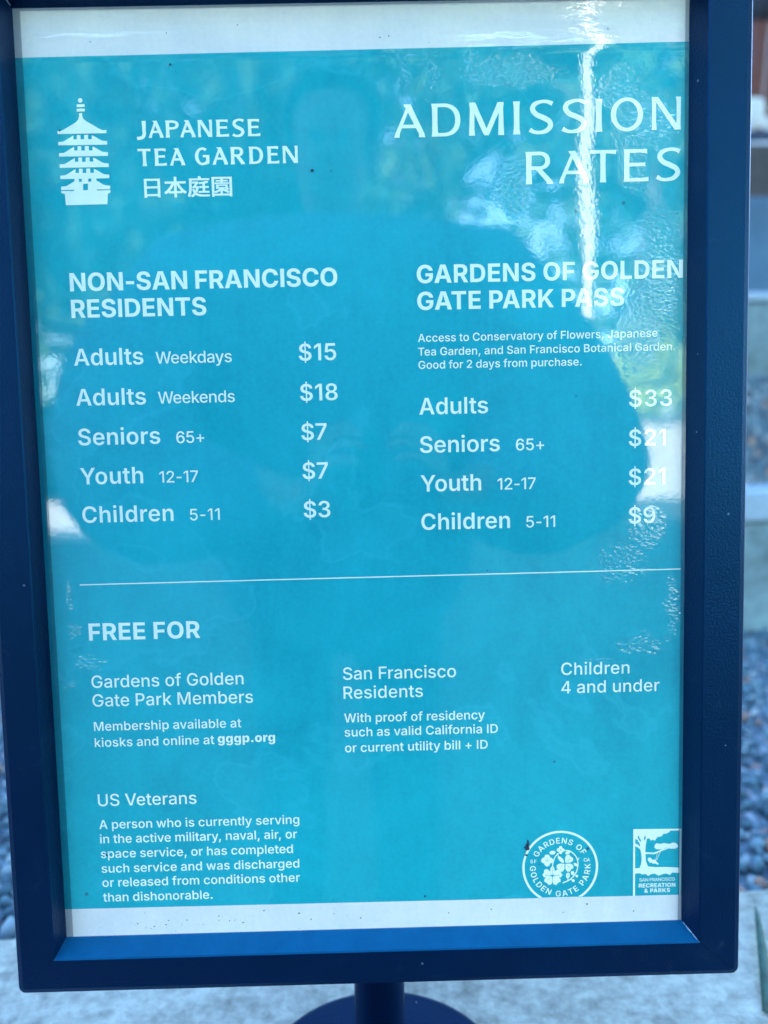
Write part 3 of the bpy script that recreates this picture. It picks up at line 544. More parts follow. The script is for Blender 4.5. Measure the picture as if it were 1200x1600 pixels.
  '8': (1311, '655,-20 ~494,-20 ~244,89 ~103,278 103,399 ~103,492 ~185,650 ~326,756 414,771 414,780 ~299,806 ~157,991 157,1111 ~157,1226 ~286,1406 ~511,1510 655,1510 ~798,1510 ~1023,1406 ~1153,1226 1153,1111 ~1153,991 ~1010,806 897,780 897,771 ~984,756 ~1125,650 ~1208,492 1208,399 ~1208,278 ~1066,89 ~816,-20|655,186 ~739,186 ~863,244 ~932,349 932,418 ~932,490 ~860,599 ~735,663 655,663 ~575,663 ~449,600 ~377,490 377,418 ~377,349 ~445,245 ~571,186|655,865 ~724,865 ~830,921 ~892,1020 892,1085 ~892,1150 ~832,1246 ~725,1300 655,1300 ~584,1300 ~477,1246 ~418,1150 418,1085 ~418,1020 ~478,921 ~586,865'),
  '9': (1310, '625,-21 ~485,-21 ~268,89 ~134,281 117,403 381,403 ~401,317 ~526,210 625,210 ~729,210 ~873,332 ~948,560 948,719 938,719 ~902,655 ~789,563 ~647,513 566,513 ~436,513 ~225,638 ~103,858 103,998 ~103,1145 ~239,1379 ~481,1513 642,1511 ~748,1511 ~949,1437 ~1111,1271 ~1207,994 1207,789 ~1207,597 ~1126,297 ~973,88 ~758,-21|637,718 ~697,718 ~800,764 ~876,844 ~919,948 919,1007 ~919,1084 ~847,1214 ~722,1293 641,1293 ~562,1293 ~437,1216 ~363,1085 363,1004 ~363,924 ~435,794 ~558,718'),
  'A': (1490, '50,0 570,1490 909,1490 1441,0 1148,0 883,774 ~844,894 ~760,1197 709,1390 765,1390 ~715,1195 ~634,890 598,774 342,0|353,369 353,584 1138,584 1138,369'),
  'C': (1509, '785,-20 ~589,-20 ~281,162 ~103,504 103,744 ~103,985 ~282,1328 ~591,1510 785,1510 ~907,1510 ~1120,1441 ~1287,1308 ~1395,1116 1413,994 1144,994 ~1131,1061 ~1068,1163 ~974,1234 ~856,1271 789,1271 ~667,1271 ~478,1148 ~371,913 371,744 ~371,573 ~479,339 ~668,219 788,219 ~855,219 ~973,256 ~1068,327 ~1132,430 1144,496 1414,496 ~1399,389 ~1298,202 ~1134,60 ~917,-20'),
  'D': (1479, '654,0 277,0 277,231 641,231 ~797,231 ~1006,346 ~1112,575 1112,747 ~1112,917 ~1006,1145 ~801,1259 648,1259 269,1259 269,1490 664,1490 ~886,1490 ~1204,1312 ~1375,978 1375,747 ~1375,514 ~1204,179 ~881,0|417,1490 417,0 150,0 150,1490'),
  'E': (1240, '150,0 150,1490 1118,1490 1118,1265 417,1265 417,863 1066,863 1066,641 417,641 417,225 1122,225 1122,0'),
  'F': (1204, '150,0 150,1490 1104,1490 1104,1265 417,1265 417,818 1037,818 1037,596 417,596 417,0'),
  'G': (1534, '793,-20 ~587,-20 ~277,166 ~103,508 103,743 ~103,984 ~282,1327 ~590,1510 785,1510 ~908,1510 ~1121,1438 ~1288,1305 ~1395,1123 1412,1014 1139,1014 ~1121,1074 ~1058,1168 ~969,1236 ~856,1271 788,1271 ~668,1271 ~479,1149 ~371,915 371,745 ~371,577 ~479,342 ~669,219 794,219 ~908,219 ~1075,307 ~1166,469 1166,579 1227,569 822,569 822,779 1425,779 1425,600 ~1425,409 ~1262,130 ~977,-20'),
  'H': (1527, '150,0 150,1490 417,1490 417,874 1110,874 1110,1490 1377,1490 1377,0 1110,0 1110,649 417,649 417,0'),
  'I': (567, '417,1490 417,0 150,0 150,1490'),
  'K': (1440, '343,367 343,620 ~391,698 ~484,835 ~589,969 654,1044 1045,1490 1377,1490 745,777 725,784|150,0 150,1490 417,1490 417,1048 412,689 417,558 417,0|1072,0 598,701 766,902 1387,0'),
  'L': (1158, '150,0 150,1490 417,1490 417,225 1075,225 1075,0'),
  'N': (1555, '150,0 150,1490 452,1490 967,669 ~999,618 ~1071,489 ~1149,330 1187,233 1157,233 ~1150,317 ~1139,494 ~1134,653 1134,708 1134,1490 1405,1490 1405,0 1102,0 637,739 ~593,810 ~515,948 ~425,1122 361,1245 399,1245 ~405,1136 ~415,941 ~422,787 422,740 422,0'),
  'O': (1574, '788,-20 ~592,-20 ~282,162 ~103,504 103,744 ~103,985 ~282,1328 ~592,1510 788,1510 ~983,1510 ~1292,1328 ~1471,985 1471,744 ~1471,504 ~1292,161 ~983,-20|788,219 ~909,219 ~1096,340 ~1202,575 1202,744 ~1202,915 ~1096,1150 ~909,1271 788,1271 ~666,1271 ~478,1149 ~371,914 371,744 ~371,575 ~478,341 ~666,219'),
  'P': (1321, '150,0 150,1490 707,1490 ~878,1490 ~1112,1362 ~1232,1139 1232,997 ~1232,854 ~1111,632 ~875,504 703,504 334,504 334,724 668,724 ~769,724 ~898,794 ~959,918 959,997 ~959,1076 ~898,1198 ~768,1266 666,1266 417,1266 417,0'),
  'R': (1336, '150,0 150,1490 707,1490 ~878,1490 ~1112,1370 ~1232,1155 1232,1013 ~1232,871 ~1111,661 ~875,547 703,547 305,547 305,768 668,768 ~769,768 ~897,825 ~959,935 959,1013 ~959,1093 ~897,1206 ~768,1266 666,1266 417,1266 417,0|988,0 626,676 918,676 1287,0'),
  'S': (1332, '673,-23 ~500,-23 ~245,85 ~101,291 95,438 358,438 ~365,360 ~449,256 ~587,205 671,205 ~759,205 ~894,259 ~970,356 970,420 ~970,478 ~903,554 ~782,607 701,627 532,671 ~345,719 ~136,913 136,1071 ~136,1203 ~278,1401 ~524,1510 680,1510 ~839,1510 ~1079,1400 ~1214,1206 1217,1082 958,1082 ~948,1178 ~797,1283 676,1283 ~592,1283 ~471,1232 ~406,1144 406,1087 ~406,1025 ~483,945 ~600,897 660,882 799,846 ~882,826 ~1038,760 ~1163,659 ~1237,515 1237,418 ~1237,287 ~1103,88 ~851,-23'),
  'T': (1352, '83,1265 83,1490 1269,1490 1269,1265 810,1265 810,0 543,0 543,1265'),
  'Y': (1461, '600,0 600,577 50,1490 362,1490 628,1020 ~670,946 ~736,806 771,705 701,705 ~735,807 ~800,949 840,1020 1101,1490 1411,1490 867,577 867,0'),
  'd': (1278, '550,-20 ~418,-20 ~209,115 ~89,373 89,557 ~89,743 ~212,1000 ~421,1132 549,1132 ~649,1132 ~776,1065 ~851,973 870,933 881,933 881,1490 1141,1490 1141,0 886,0 886,177 870,177 ~850,137 ~773,45 ~647,-20|621,194 ~706,194 ~824,285 ~886,449 886,558 ~886,667 ~825,828 ~706,918 621,918 ~533,918 ~415,825 ~355,662 355,558 ~355,454 ~415,289 ~534,194'),
  'e': (1211, '632,-23 ~463,-23 ~220,119 ~89,377 89,552 ~89,725 ~218,985 ~455,1132 615,1132 ~717,1132 ~902,1066 ~1045,928 ~1126,715 1126,568 1126,486 212,486 212,663 997,663 875,611 ~875,705 ~817,848 ~702,928 616,928 ~530,928 ~410,847 ~347,712 347,629 347,507 ~347,401 ~419,255 ~549,181 635,181 ~692,181 ~785,214 ~853,279 870,326 1109,277 ~1082,187 ~952,52 ~757,-23'),
  'h': (1254, '398,655 398,0 138,0 138,1490 394,1490 394,842 367,842 ~414,987 ~596,1132 733,1132 ~848,1132 ~1021,1034 ~1116,846 1116,711 1116,0 855,0 855,671 ~855,783 ~739,911 637,911 ~568,911 ~460,851 ~398,736'),
  'i': (536, '138,0 138,1118 398,1118 398,0|268,1276 ~206,1276 ~117,1360 117,1418 ~117,1478 ~206,1561 268,1561 ~331,1561 ~420,1478 420,1419 ~420,1360 ~331,1276'),
  'l': (536, '398,1490 398,0 138,0 138,1490'),
  'n': (1253, '398,655 398,0 138,0 138,1118 384,1118 388,842 367,842 ~414,987 ~596,1132 733,1132 ~848,1132 ~1020,1034 ~1115,846 1115,711 1115,0 855,0 855,671 ~855,783 ~739,911 637,911 ~568,911 ~460,851 ~398,736'),
  'o': (1247, '623,-23 ~460,-23 ~220,122 ~89,381 89,553 ~89,727 ~220,988 ~460,1132 623,1132 ~787,1132 ~1027,988 ~1158,727 1158,553 ~1158,381 ~1027,122 ~787,-23|623,188 ~714,188 ~835,286 ~894,452 894,554 ~894,657 ~835,823 ~714,921 623,921 ~532,921 ~413,823 ~354,658 354,554 ~354,452 ~413,286 ~532,188'),
  'r': (813, '138,0 138,1118 390,1118 390,931 402,931 ~432,1028 ~582,1133 678,1133 ~700,1133 ~754,1129 773,1126 773,887 ~757,892 ~685,900 650,900 ~578,900 ~463,838 ~398,729 398,658 398,0'),
  's': (1125, '561,-23 ~432,-23 ~234,51 ~107,193 88,294 331,340 ~354,257 ~471,176 566,176 ~662,176 ~775,253 775,310 ~775,358 ~701,421 624,438 433,479 ~275,513 ~119,669 119,792 ~119,896 ~233,1048 ~436,1132 570,1132 ~697,1132 ~880,1060 ~993,931 1015,844 783,798 ~764,857 ~664,938 573,938 ~490,938 ~379,865 379,808 ~379,759 ~453,695 538,677 728,637 ~887,603 ~1041,453 1041,335 ~1041,229 ~919,68 ~702,-23'),
  't': (723, '655,1118 655,914 20,914 20,1118|179,1384 439,1384 439,315 ~439,254 ~491,197 550,197 ~568,197 ~627,206 645,210 686,9 ~643,-4 ~553,-15 512,-15 ~351,-15 ~179,145 179,293'),
  'u': (1254, '521,-14 ~406,-14 ~233,84 ~138,273 138,407 138,1118 398,1118 398,447 ~398,335 ~515,207 617,207 ~686,207 ~794,267 ~855,383 855,463 855,1118 1116,1118 1116,0 869,0 866,276 886,276 ~839,130 ~655,-14'),
 },
 740: {
  ' ': (470, ''),
  '&': (1385, '579,-23 ~424,-23 ~198,90 ~78,278 78,393 ~78,483 ~146,618 ~271,731 354,786 648,979 ~680,999 ~727,1048 ~754,1105 754,1136 ~754,1184 ~685,1253 621,1253 ~579,1253 ~516,1220 ~481,1161 481,1122 ~481,1074 ~530,978 ~616,872 672,808 1381,0 1047,0 458,654 ~400,720 ~285,863 ~209,1028 209,1125 ~209,1233 ~311,1407 ~496,1509 619,1509 ~739,1509 ~913,1412 ~1007,1251 1007,1152 ~1007,1084 ~959,961 ~871,855 809,810 505,591 ~449,550 ~388,466 388,409 ~388,355 ~439,276 ~531,233 591,233 ~672,233 ~826,305 ~952,438 ~1027,622 1027,732 1291,732 ~1291,596 ~1232,375 ~1125,209 1053,156 970,105 ~887,39 ~678,-23'),
  '-': (961, '821,735 821,483 140,483 140,735'),
  'A': (1548, '48,0 553,1490 981,1490 1500,0 1138,0 912,692 ~866,840 ~775,1186 727,1382 799,1382 ~752,1185 ~669,838 625,692 407,0|374,334 374,586 1174,586 1174,334'),
  'C': (1518, '786,-20 ~587,-20 ~272,159 ~89,501 89,744 ~89,989 ~274,1331 ~589,1510 786,1510 ~915,1510 ~1138,1438 ~1309,1301 ~1418,1101 1434,974 1106,974 ~1096,1033 ~1043,1125 ~962,1190 ~856,1223 794,1223 ~680,1223 ~512,1111 ~419,897 419,744 ~419,588 ~513,375 ~681,267 792,267 ~855,267 ~960,301 ~1043,365 ~1097,458 1107,516 1435,516 ~1424,414 ~1327,223 ~1161,70 ~932,-20'),
  'D': (1479, '661,0 271,0 271,279 646,279 ~784,279 ~971,374 ~1066,581 1066,745 ~1066,910 ~970,1116 ~783,1211 645,1211 264,1211 264,1490 664,1490 ~890,1490 ~1214,1311 ~1390,978 1390,745 ~1390,513 ~1214,179 ~888,0|452,1490 452,0 127,0 127,1490'),
  'E': (1246, '127,0 127,1490 1139,1490 1139,1223 452,1223 452,884 1086,884 1086,622 452,622 452,267 1140,267 1140,0'),
  'F': (1201, '127,0 127,1490 1121,1490 1121,1223 452,1223 452,822 1055,822 1055,560 452,560 452,0'),
  'G': (1539, '796,-20 ~586,-20 ~267,165 ~89,508 89,743 ~89,985 ~276,1328 ~593,1510 790,1510 ~917,1510 ~1136,1437 ~1307,1302 ~1414,1118 1429,1007 1099,1007 ~1085,1058 ~1031,1138 ~954,1194 ~855,1223 796,1223 ~683,1223 ~513,1112 ~419,899 419,747 ~419,594 ~512,379 ~682,267 798,267 ~903,267 ~1052,340 ~1130,476 1130,568 1195,559 817,559 817,801 1444,801 1444,611 ~1444,414 ~1277,132 ~985,-20'),
  'I': (579, '452,1490 452,0 127,0 127,1490'),
  'K': (1488, '368,322 368,613 ~413,698 ~500,840 ~605,984 675,1071 1027,1490 1420,1490 793,755 765,765|127,0 127,1490 452,1490 452,1099 446,710 452,552 452,0|1056,0 630,658 834,899 1438,0'),
  'L': (1158, '127,0 127,1490 452,1490 452,267 1086,267 1086,0'),
  'N': (1564, '127,0 127,1490 487,1490 935,768 ~973,707 ~1049,568 ~1125,399 1164,291 1132,291 ~1125,374 ~1113,566 ~1105,745 1105,807 1105,1490 1436,1490 1436,0 1076,0 667,657 ~618,737 ~537,885 ~452,1062 393,1183 433,1183 ~440,1075 ~452,875 ~460,711 460,658 460,0'),
  'O': (1580, '790,-20 ~592,-20 ~274,159 ~89,501 89,744 ~89,989 ~274,1331 ~592,1510 790,1510 ~989,1510 ~1306,1331 ~1490,989 1490,744 ~1490,500 ~1306,159 ~989,-20|790,267 ~903,267 ~1069,376 ~1160,590 1160,744 ~1160,900 ~1069,1114 ~903,1223 790,1223 ~678,1223 ~511,1113 ~419,899 419,744 ~419,590 ~511,377 ~678,267'),
  'P': (1331, '127,0 127,1490 720,1490 ~889,1490 ~1129,1360 ~1257,1131 1257,982 ~1257,832 ~1127,605 ~883,478 712,478 336,478 336,737 657,737 ~746,737 ~864,800 ~922,910 922,982 ~922,1056 ~864,1164 ~746,1224 656,1224 452,1224 452,0'),
  'R': (1349, '127,0 127,1490 720,1490 ~889,1490 ~1129,1370 ~1257,1150 1257,1001 ~1257,851 ~1127,637 ~883,524 712,524 320,524 320,784 657,784 ~746,784 ~863,832 ~922,929 922,1001 ~922,1074 ~863,1173 ~746,1224 656,1224 452,1224 452,0|952,0 589,679 939,679 1310,0'),
  'S': (1345, '685,-21 ~504,-21 ~234,90 ~84,310 80,474 393,474 ~399,400 ~474,301 ~600,251 681,251 ~760,251 ~875,295 ~938,376 938,428 ~938,477 ~881,542 ~770,590 688,609 527,648 ~336,693 ~119,892 119,1056 ~119,1193 ~266,1397 ~523,1510 688,1510 ~856,1510 ~1105,1395 ~1244,1191 1246,1057 933,1057 ~925,1144 ~796,1239 685,1239 ~611,1239 ~507,1197 ~453,1124 453,1077 ~453,1026 ~515,958 ~620,914 684,899 816,867 ~916,845 ~1081,770 ~1201,663 ~1266,519 1266,427 ~1266,290 ~1128,88 ~868,-21'),
  'T': (1375, '72,1223 72,1490 1303,1490 1303,1223 850,1223 850,0 526,0 526,1223'),
 },
 800: {
  '.': (722, '361,-21 ~281,-21 ~172,86 172,165 ~172,245 ~281,352 361,352 ~441,352 ~550,245 550,165 ~550,86 ~441,-21'),
  'g': (1309, '630,-442 ~484,-442 ~266,-368 ~131,-236 111,-149 414,-87 ~424,-117 ~478,-168 ~566,-199 628,-199 ~735,-199 ~850,-103 850,-3 850,195 823,195 ~803,145 ~724,63 ~603,15 520,15 ~397,15 ~194,130 ~72,371 72,559 ~72,755 ~198,1009 ~401,1132 519,1132 ~608,1132 ~735,1072 ~818,977 839,926 849,926 849,1118 1194,1118 1194,25 ~1194,-129 ~1051,-337 ~797,-442|639,271 ~706,271 ~800,339 ~850,470 850,560 ~850,652 ~800,786 ~707,859 639,859 ~572,859 ~479,784 ~431,650 431,560 ~431,470 ~479,340 ~572,271'),
  'o': (1268, '634,-21 ~459,-21 ~207,124 ~72,383 72,555 ~72,728 ~207,987 ~459,1132 634,1132 ~809,1132 ~1061,987 ~1195,728 1195,555 ~1195,383 ~1061,124 ~809,-21|634,246 ~701,246 ~793,324 ~840,464 840,557 ~840,650 ~793,789 ~701,865 634,865 ~567,865 ~475,789 ~428,650 428,557 ~428,464 ~475,324 ~567,246'),
  'p': (1306, '115,-418 115,1118 460,1118 460,926 472,926 ~493,977 ~574,1071 ~699,1132 788,1132 ~906,1132 ~1109,1009 ~1234,754 1234,558 ~1234,368 ~1114,113 ~910,-16 786,-16 ~701,-16 ~576,41 ~494,131 472,181 464,181 464,-418|667,256 ~734,256 ~827,331 ~875,468 875,558 ~875,649 ~827,784 ~735,859 667,859 ~600,859 ~506,786 ~456,651 456,558 ~456,467 ~506,331 ~601,256'),
  'r': (860, '115,0 115,1118 454,1118 454,914 466,914 ~496,1025 ~635,1132 727,1132 ~751,1132 ~804,1126 826,1120 826,816 ~801,825 ~720,834 688,834 ~624,834 ~522,777 ~464,677 464,610 464,0'),
 },
}
KERN = {'lt': 30, 'ts': -20, 'We': -104, 'kd': -46, 'ay': -30, 'ke': -46, 'Yo': -157, 're': -34, 'GA': -46, 'AT': -174, 'PA': -151, 'to': -20, 'rv': 32, 'va': -10, 'ry': 32, 'ow': -37, 'we': -37, 'pa': 20, 'Te': -160, 'ea': 20, 'rd': -34, 'Fr': -60, 'ta': 10, 'ca': 20, 'fo': -60, 'ro': -34, 'rc': -34, 'te': -20, 'rk': 32, 'av': -30, 'rg': -34, 'Re': -30, 'cy': -40, 'rn': 32, 'rr': 32, 'ty': 40, 'Ve': -104, 'ly': 10, 've': -40, 'y,': -90, 'r,': -128}
LINES = [
  ('NON-SAN FRANCISCO', 740, -211.5, -115.4, -24.6, 17.25),
  ('RESIDENTS', 740, -211.5, -97.13, -117.02, 17.25),
  ('Adults', 600, -211.5, -64.06, -162.68, 16.1),
  ('Weekdays', 500, -154.02, -64.24, -100.51, 11.4),
  ('$15', 600, -53.2, -64.17, -26.86, 16.1),
  ('Adults', 600, -211.5, -36.02, -162.21, 16.1),
  ('Weekends', 500, -153.69, -36.32, -99.45, 11.4),
  ('$18', 600, -53.2, -36.05, -26.58, 16.1),
  ('Seniors', 600, -211.5, -8.12, -153.41, 16.1),
  ('65+', 500, -142.04, -8.15, -122.26, 11.4),
  ('$7', 600, -53.2, -8.27, -35.06, 16.1),
  ('Youth', 600, -211.5, 19.69, -166.87, 16.1),
  ('12-17', 500, -155.23, 19.75, -127.7, 11.4),
  ('$7', 600, -53.2, 19.4, -34.93, 16.1),
  ('Children', 600, -211.5, 47.19, -146.46, 16.1),
  ('5-11', 500, -134.77, 47.18, -113.41, 11.4),
  ('$3', 600, -53.2, 47.12, -34.11, 16.1),
  ('GARDENS OF GOLDEN', 740, 31.05, -115.96, 218.23, 17.25),
  ('GATE PARK PASS', 740, 31.05, -97.5, 176.91, 17.25),
  ('Access to Conservatory of Flowers, Japanese', 550, 31.05, -75.39, 200.63, 7.7),
  ('Tea Garden, and San Francisco Botanical Garden.', 550, 31.05, -65.8, 213.25, 7.7),
  ('Good for 2 days from purchase.', 550, 31.05, -56.54, 146.83, 7.7),
  ('Adults', 600, 31.05, -24.48, 80.03, 16.1),
  ('$33', 600, 180.5, -26.73, 211.33, 16.1),
  ('Seniors', 600, 31.05, 2.68, 88.14, 16.1),
  ('65+', 500, 99.61, 2.5, 119.78, 11.4),
  ('$21', 600, 180.5, 1.18, 206.94, 16.1),
  ('Youth', 600, 31.05, 30.42, 74.47, 16.1),
  ('12-17', 500, 86.29, 30.28, 113.63, 11.4),
  ('$21', 600, 180.5, 29.09, 206.76, 16.1),
  ('Children', 600, 31.05, 57.99, 94.86, 16.1),
  ('5-11', 500, 106.56, 58.01, 127.46, 11.4),
  ('$9', 600, 180.5, 56.92, 199.86, 16.1),
  ('FREE FOR', 740, -211.5, 132.93, -131.01, 17.25),
  ('Gardens of Golden', 500, -211.5, 168.06, -100.91, 12.6),
  ('Gate Park Members', 500, -211.5, 182.02, -94.46, 12.6),
  ('Membership available at', 550, -211.5, 200.23, -103.76, 9.22),
  ('kiosks and online at', 550, -211.5, 212.33, -123.95, 9.22),
  ('gggp.org', 800, -121.45, 211.62, -79.4, 9.22),
  ('San Francisco', 500, -28.3, 166.69, 54.33, 12.6),
  ('Residents', 500, -28.3, 180.87, 29.84, 12.6),
  ('With proof of residency', 550, -28.3, 198.71, 75.05, 9.22),
  ('such as valid California ID', 550, -28.3, 209.38, 84.5, 9.22),
  ('or current utility bill + ID', 550, -28.3, 221.16, 76.86, 9.22),
  ('Children', 500, 131.4, 167.19, 181.49, 12.6),
  ('4 and under', 500, 131.4, 180.95, 203.61, 12.6),
  ('US Veterans', 500, -211.5, 257.31, -138.91, 12.6),
  ('A person who is currently serving', 550, -211.5, 274.72, -63.59, 9.22),
  ('in the active military, naval, air, or', 550, -211.5, 285.81, -65.59, 9.22),
  ('space service, or has completed', 550, -211.5, 297.18, -69.05, 9.22),
  ('such service and was discharged', 550, -211.5, 308.58, -64.66, 9.22),
  ('or released from conditions other', 550, -211.5, 319.52, -64.53, 9.22),
  ('than dishonorable.', 550, -211.5, 330.99, -130.11, 9.22),
]
KANJI = [
  '253,352 752,352 752,71 253,71',
  '253,426 253,697 752,697 752,426',
  '176,772 176,-69 253,-69 253,-4 752,-4 752,-64 832,-64 832,772',
  '1460,839 1460,629 1065,629 1065,553 1367,553 1279,388 1165,245 1037,140 1057,122 1076,100 1092,79 1230,202 1350,365 1444,553 1460,553 1460,183 1226,183 1226,107 1460,107 1460,-80 1539,-80 1539,107 1772,107 1772,183 1539,183 1539,553 1553,553 1645,365 1766,202 1906,81 1923,104 1944,127 1965,146 1832,250 1716,390 1628,553 1937,553 1937,629 1539,629 1539,839',
  '2264,302 2268,310 2278,319 2291,327 2414,327 2396,261 2373,201 2346,146 2327,182 2310,223 2295,270 2238,250 2259,188 2282,135 2309,89 2268,41 2223,1 2173,-32 2189,-47 2207,-65 2220,-82 2268,-50 2312,-10 2353,36 2443,-24 2555,-55 2689,-63 2938,-63 2944,-41 2953,-16 2964,5 2881,4 2768,4 2692,4 2574,11 2473,37 2391,91 2432,173 2465,268 2490,376 2449,389 2437,387 2353,387 2397,446 2441,512 2484,583 2439,613 2419,604 2234,604 2234,541 2385,541 2348,482 2316,434 2293,405 2274,383 2253,367 2236,359 2247,341 2257,320',
  '2865,629 2765,601 2642,578 2517,561 2525,543 2532,523 2537,505 2585,510 2635,516 2685,523 2685,393 2540,393 2540,328 2685,328 2685,169 2504,169 2504,105 2939,105 2939,169 2755,169 2755,328 2915,328 2915,393 2755,393 2755,534 2809,545 2859,558 2903,572',
  '2487,831 2501,805 2514,776 2526,748 2114,748 2114,452 2110,293 2089,120 2038,-39 2059,-50 2083,-66 2101,-80 2157,91 2181,279 2187,452 2187,680 2949,680 2949,748 2603,748 2590,782 2574,816 2555,849',
  '3331,403 3668,403 3668,323 3331,323',
  '3462,707 3462,652 3261,652 3261,604 3462,604 3462,542 3203,542 3203,494 3794,494 3794,542 3531,542 3531,604 3741,604 3741,652 3531,652 3531,707',
  '3267,448 3267,278 3454,278 3373,221 3279,173 3180,136 3195,120 3211,102 3223,86 3300,119 3377,159 3450,205 3450,59 3517,59 3517,209 3609,167 3695,122 3763,80 3805,124 3771,145 3732,167 3688,189 3723,212 3757,237 3790,264 3741,294 3735,289 3735,448',
  '3536,278 3723,278 3697,256 3668,234 3639,213 3599,231 3560,248 3521,263',
  '3082,796 3082,-80 3153,-80 3153,-38 3844,-38 3844,-80 3918,-80 3918,796',
  '3153,30 3153,728 3844,728 3844,30',
]
PAGODA = [[(-195.92, -243.63), (-196.08, -243.04), (-196.45, -242.54), (-196.99, -242.22), (-197.61, -242.11), (-198.22, -242.24), (-198.72, -242.58), (-199.04, -243.09), (-199.13, -243.69), (-198.98, -244.28), (-198.6, -244.77), (-198.07, -245.1), (-197.44, -245.2), (-196.84, -245.08), (-196.34, -244.73), (-196.01, -244.22)], [(-200.08, -241.07), (-194.61, -241.12), (-194.71, -239.27), (-200.18, -239.21)], [(-200.24, -238.13), (-194.61, -238.18), (-194.71, -236.32), (-200.34, -236.27)], [(-198.79, -235.31), (-196.7, -235.27), (-196.66, -232.94), (-195.94, -231.37), (-194.1, -229.78), (-189.41, -227.05), (-185.2, -224.47), (-183.15, -223.66), (-180.56, -223.76), (-180.68, -221.58), (-214.35, -221.59), (-214.24, -223.62), (-211.98, -223.73), (-209.67, -224.62), (-204.69, -227.33), (-201.04, -229.44), (-199.67, -230.97), (-198.92, -232.82)], [(-203.84, -220.3), (-203.45, -220.72), (-203.6, -217.96), (-201.26, -217.91), (-201.1, -220.75), (-198.54, -220.7), (-198.69, -217.86), (-196.28, -217.82), (-196.12, -220.72), (-193.34, -220.74), (-193.49, -217.84), (-191.0, -217.79), (-190.87, -220.34), (-190.29, -220.26), (-187.79, -218.94), (-185.31, -217.33), (-183.73, -216.73), (-180.45, -216.38), (-180.57, -213.97), (-214.22, -214.04), (-214.09, -216.38), (-211.0, -216.54), (-209.36, -217.21), (-206.48, -218.86)], [(-203.73, -212.85), (-203.34, -213.27), (-203.5, -210.5), (-201.15, -210.45), (-201.0, -213.29), (-198.43, -213.24), (-198.59, -210.4), (-196.17, -210.36), (-196.01, -213.27), (-193.22, -213.29), (-193.38, -210.38), (-190.89, -210.33), (-190.75, -212.89), (-190.17, -212.8), (-187.67, -211.48), (-185.19, -209.86), (-183.6, -209.26), (-180.32, -208.92), (-180.44, -206.5), (-214.13, -206.57), (-214.0, -208.92), (-210.91, -209.07), (-209.26, -209.75), (-206.38, -211.4)], [(-203.63, -205.37), (-203.24, -205.79), (-203.39, -203.02), (-201.05, -202.97), (-200.89, -205.82), (-198.32, -205.77), (-198.48, -202.92), (-196.06, -202.88), (-195.9, -205.8), (-193.11, -205.81), (-193.26, -202.9), (-190.77, -202.85), (-190.63, -205.41), (-190.05, -205.33), (-187.55, -204.0), (-185.06, -202.38), (-183.48, -201.78), (-180.19, -201.43), (-180.31, -199.01), (-214.04, -199.09), (-213.91, -201.44), (-210.82, -201.59), (-209.16, -202.27), (-206.28, -203.93)], [(-203.6, -197.89), (-203.21, -198.31), (-203.36, -195.52), (-201.01, -195.48), (-200.86, -198.33), (-198.29, -198.28), (-198.44, -195.43), (-196.02, -195.38), (-195.86, -198.31), (-193.07, -198.33), (-193.22, -195.4), (-190.72, -195.35), (-190.59, -197.92), (-190.0, -197.84), (-187.5, -196.51), (-185.01, -194.89), (-183.42, -194.28), (-180.13, -193.93), (-180.25, -191.5), (-214.02, -191.58), (-213.89, -193.94), (-210.79, -194.1), (-209.14, -194.78), (-206.25, -196.44)], [(-203.42, -190.52), (-203.03, -190.94), (-203.18, -188.15), (-200.82, -188.11), (-200.67, -190.97), (-198.1, -190.92), (-198.25, -188.06), (-195.82, -188.01), (-195.67, -190.94), (-192.87, -190.96), (-193.03, -188.03), (-190.52, -187.98), (-190.39, -190.55), (-189.8, -190.47), (-187.3, -189.14), (-184.81, -187.51), (-183.22, -186.91), (-179.92, -186.56), (-180.04, -184.12), (-213.85, -184.21), (-213.72, -186.57), (-210.62, -186.72), (-208.96, -187.41), (-206.07, -189.07)], [(-204.2, -192.27), (-189.31, -192.29), (-189.29, -183.47), (-179.88, -183.6), (-179.96, -182.03), (-181.79, -181.11), (-182.47, -174.17), (-211.21, -173.95), (-211.45, -181.38), (-213.98, -182.37), (-213.91, -183.63), (-205.01, -183.46)]]
PAGODA_HOLES = [[(-201.33, -191.58), (-199.23, -191.54), (-199.34, -189.5), (-201.44, -189.54)], [(-194.85, -191.61), (-192.75, -191.57), (-192.86, -189.53), (-194.96, -189.57)], [(-198.44, -188.06), (-195.2, -188.16), (-195.43, -183.9), (-198.67, -183.81)]]
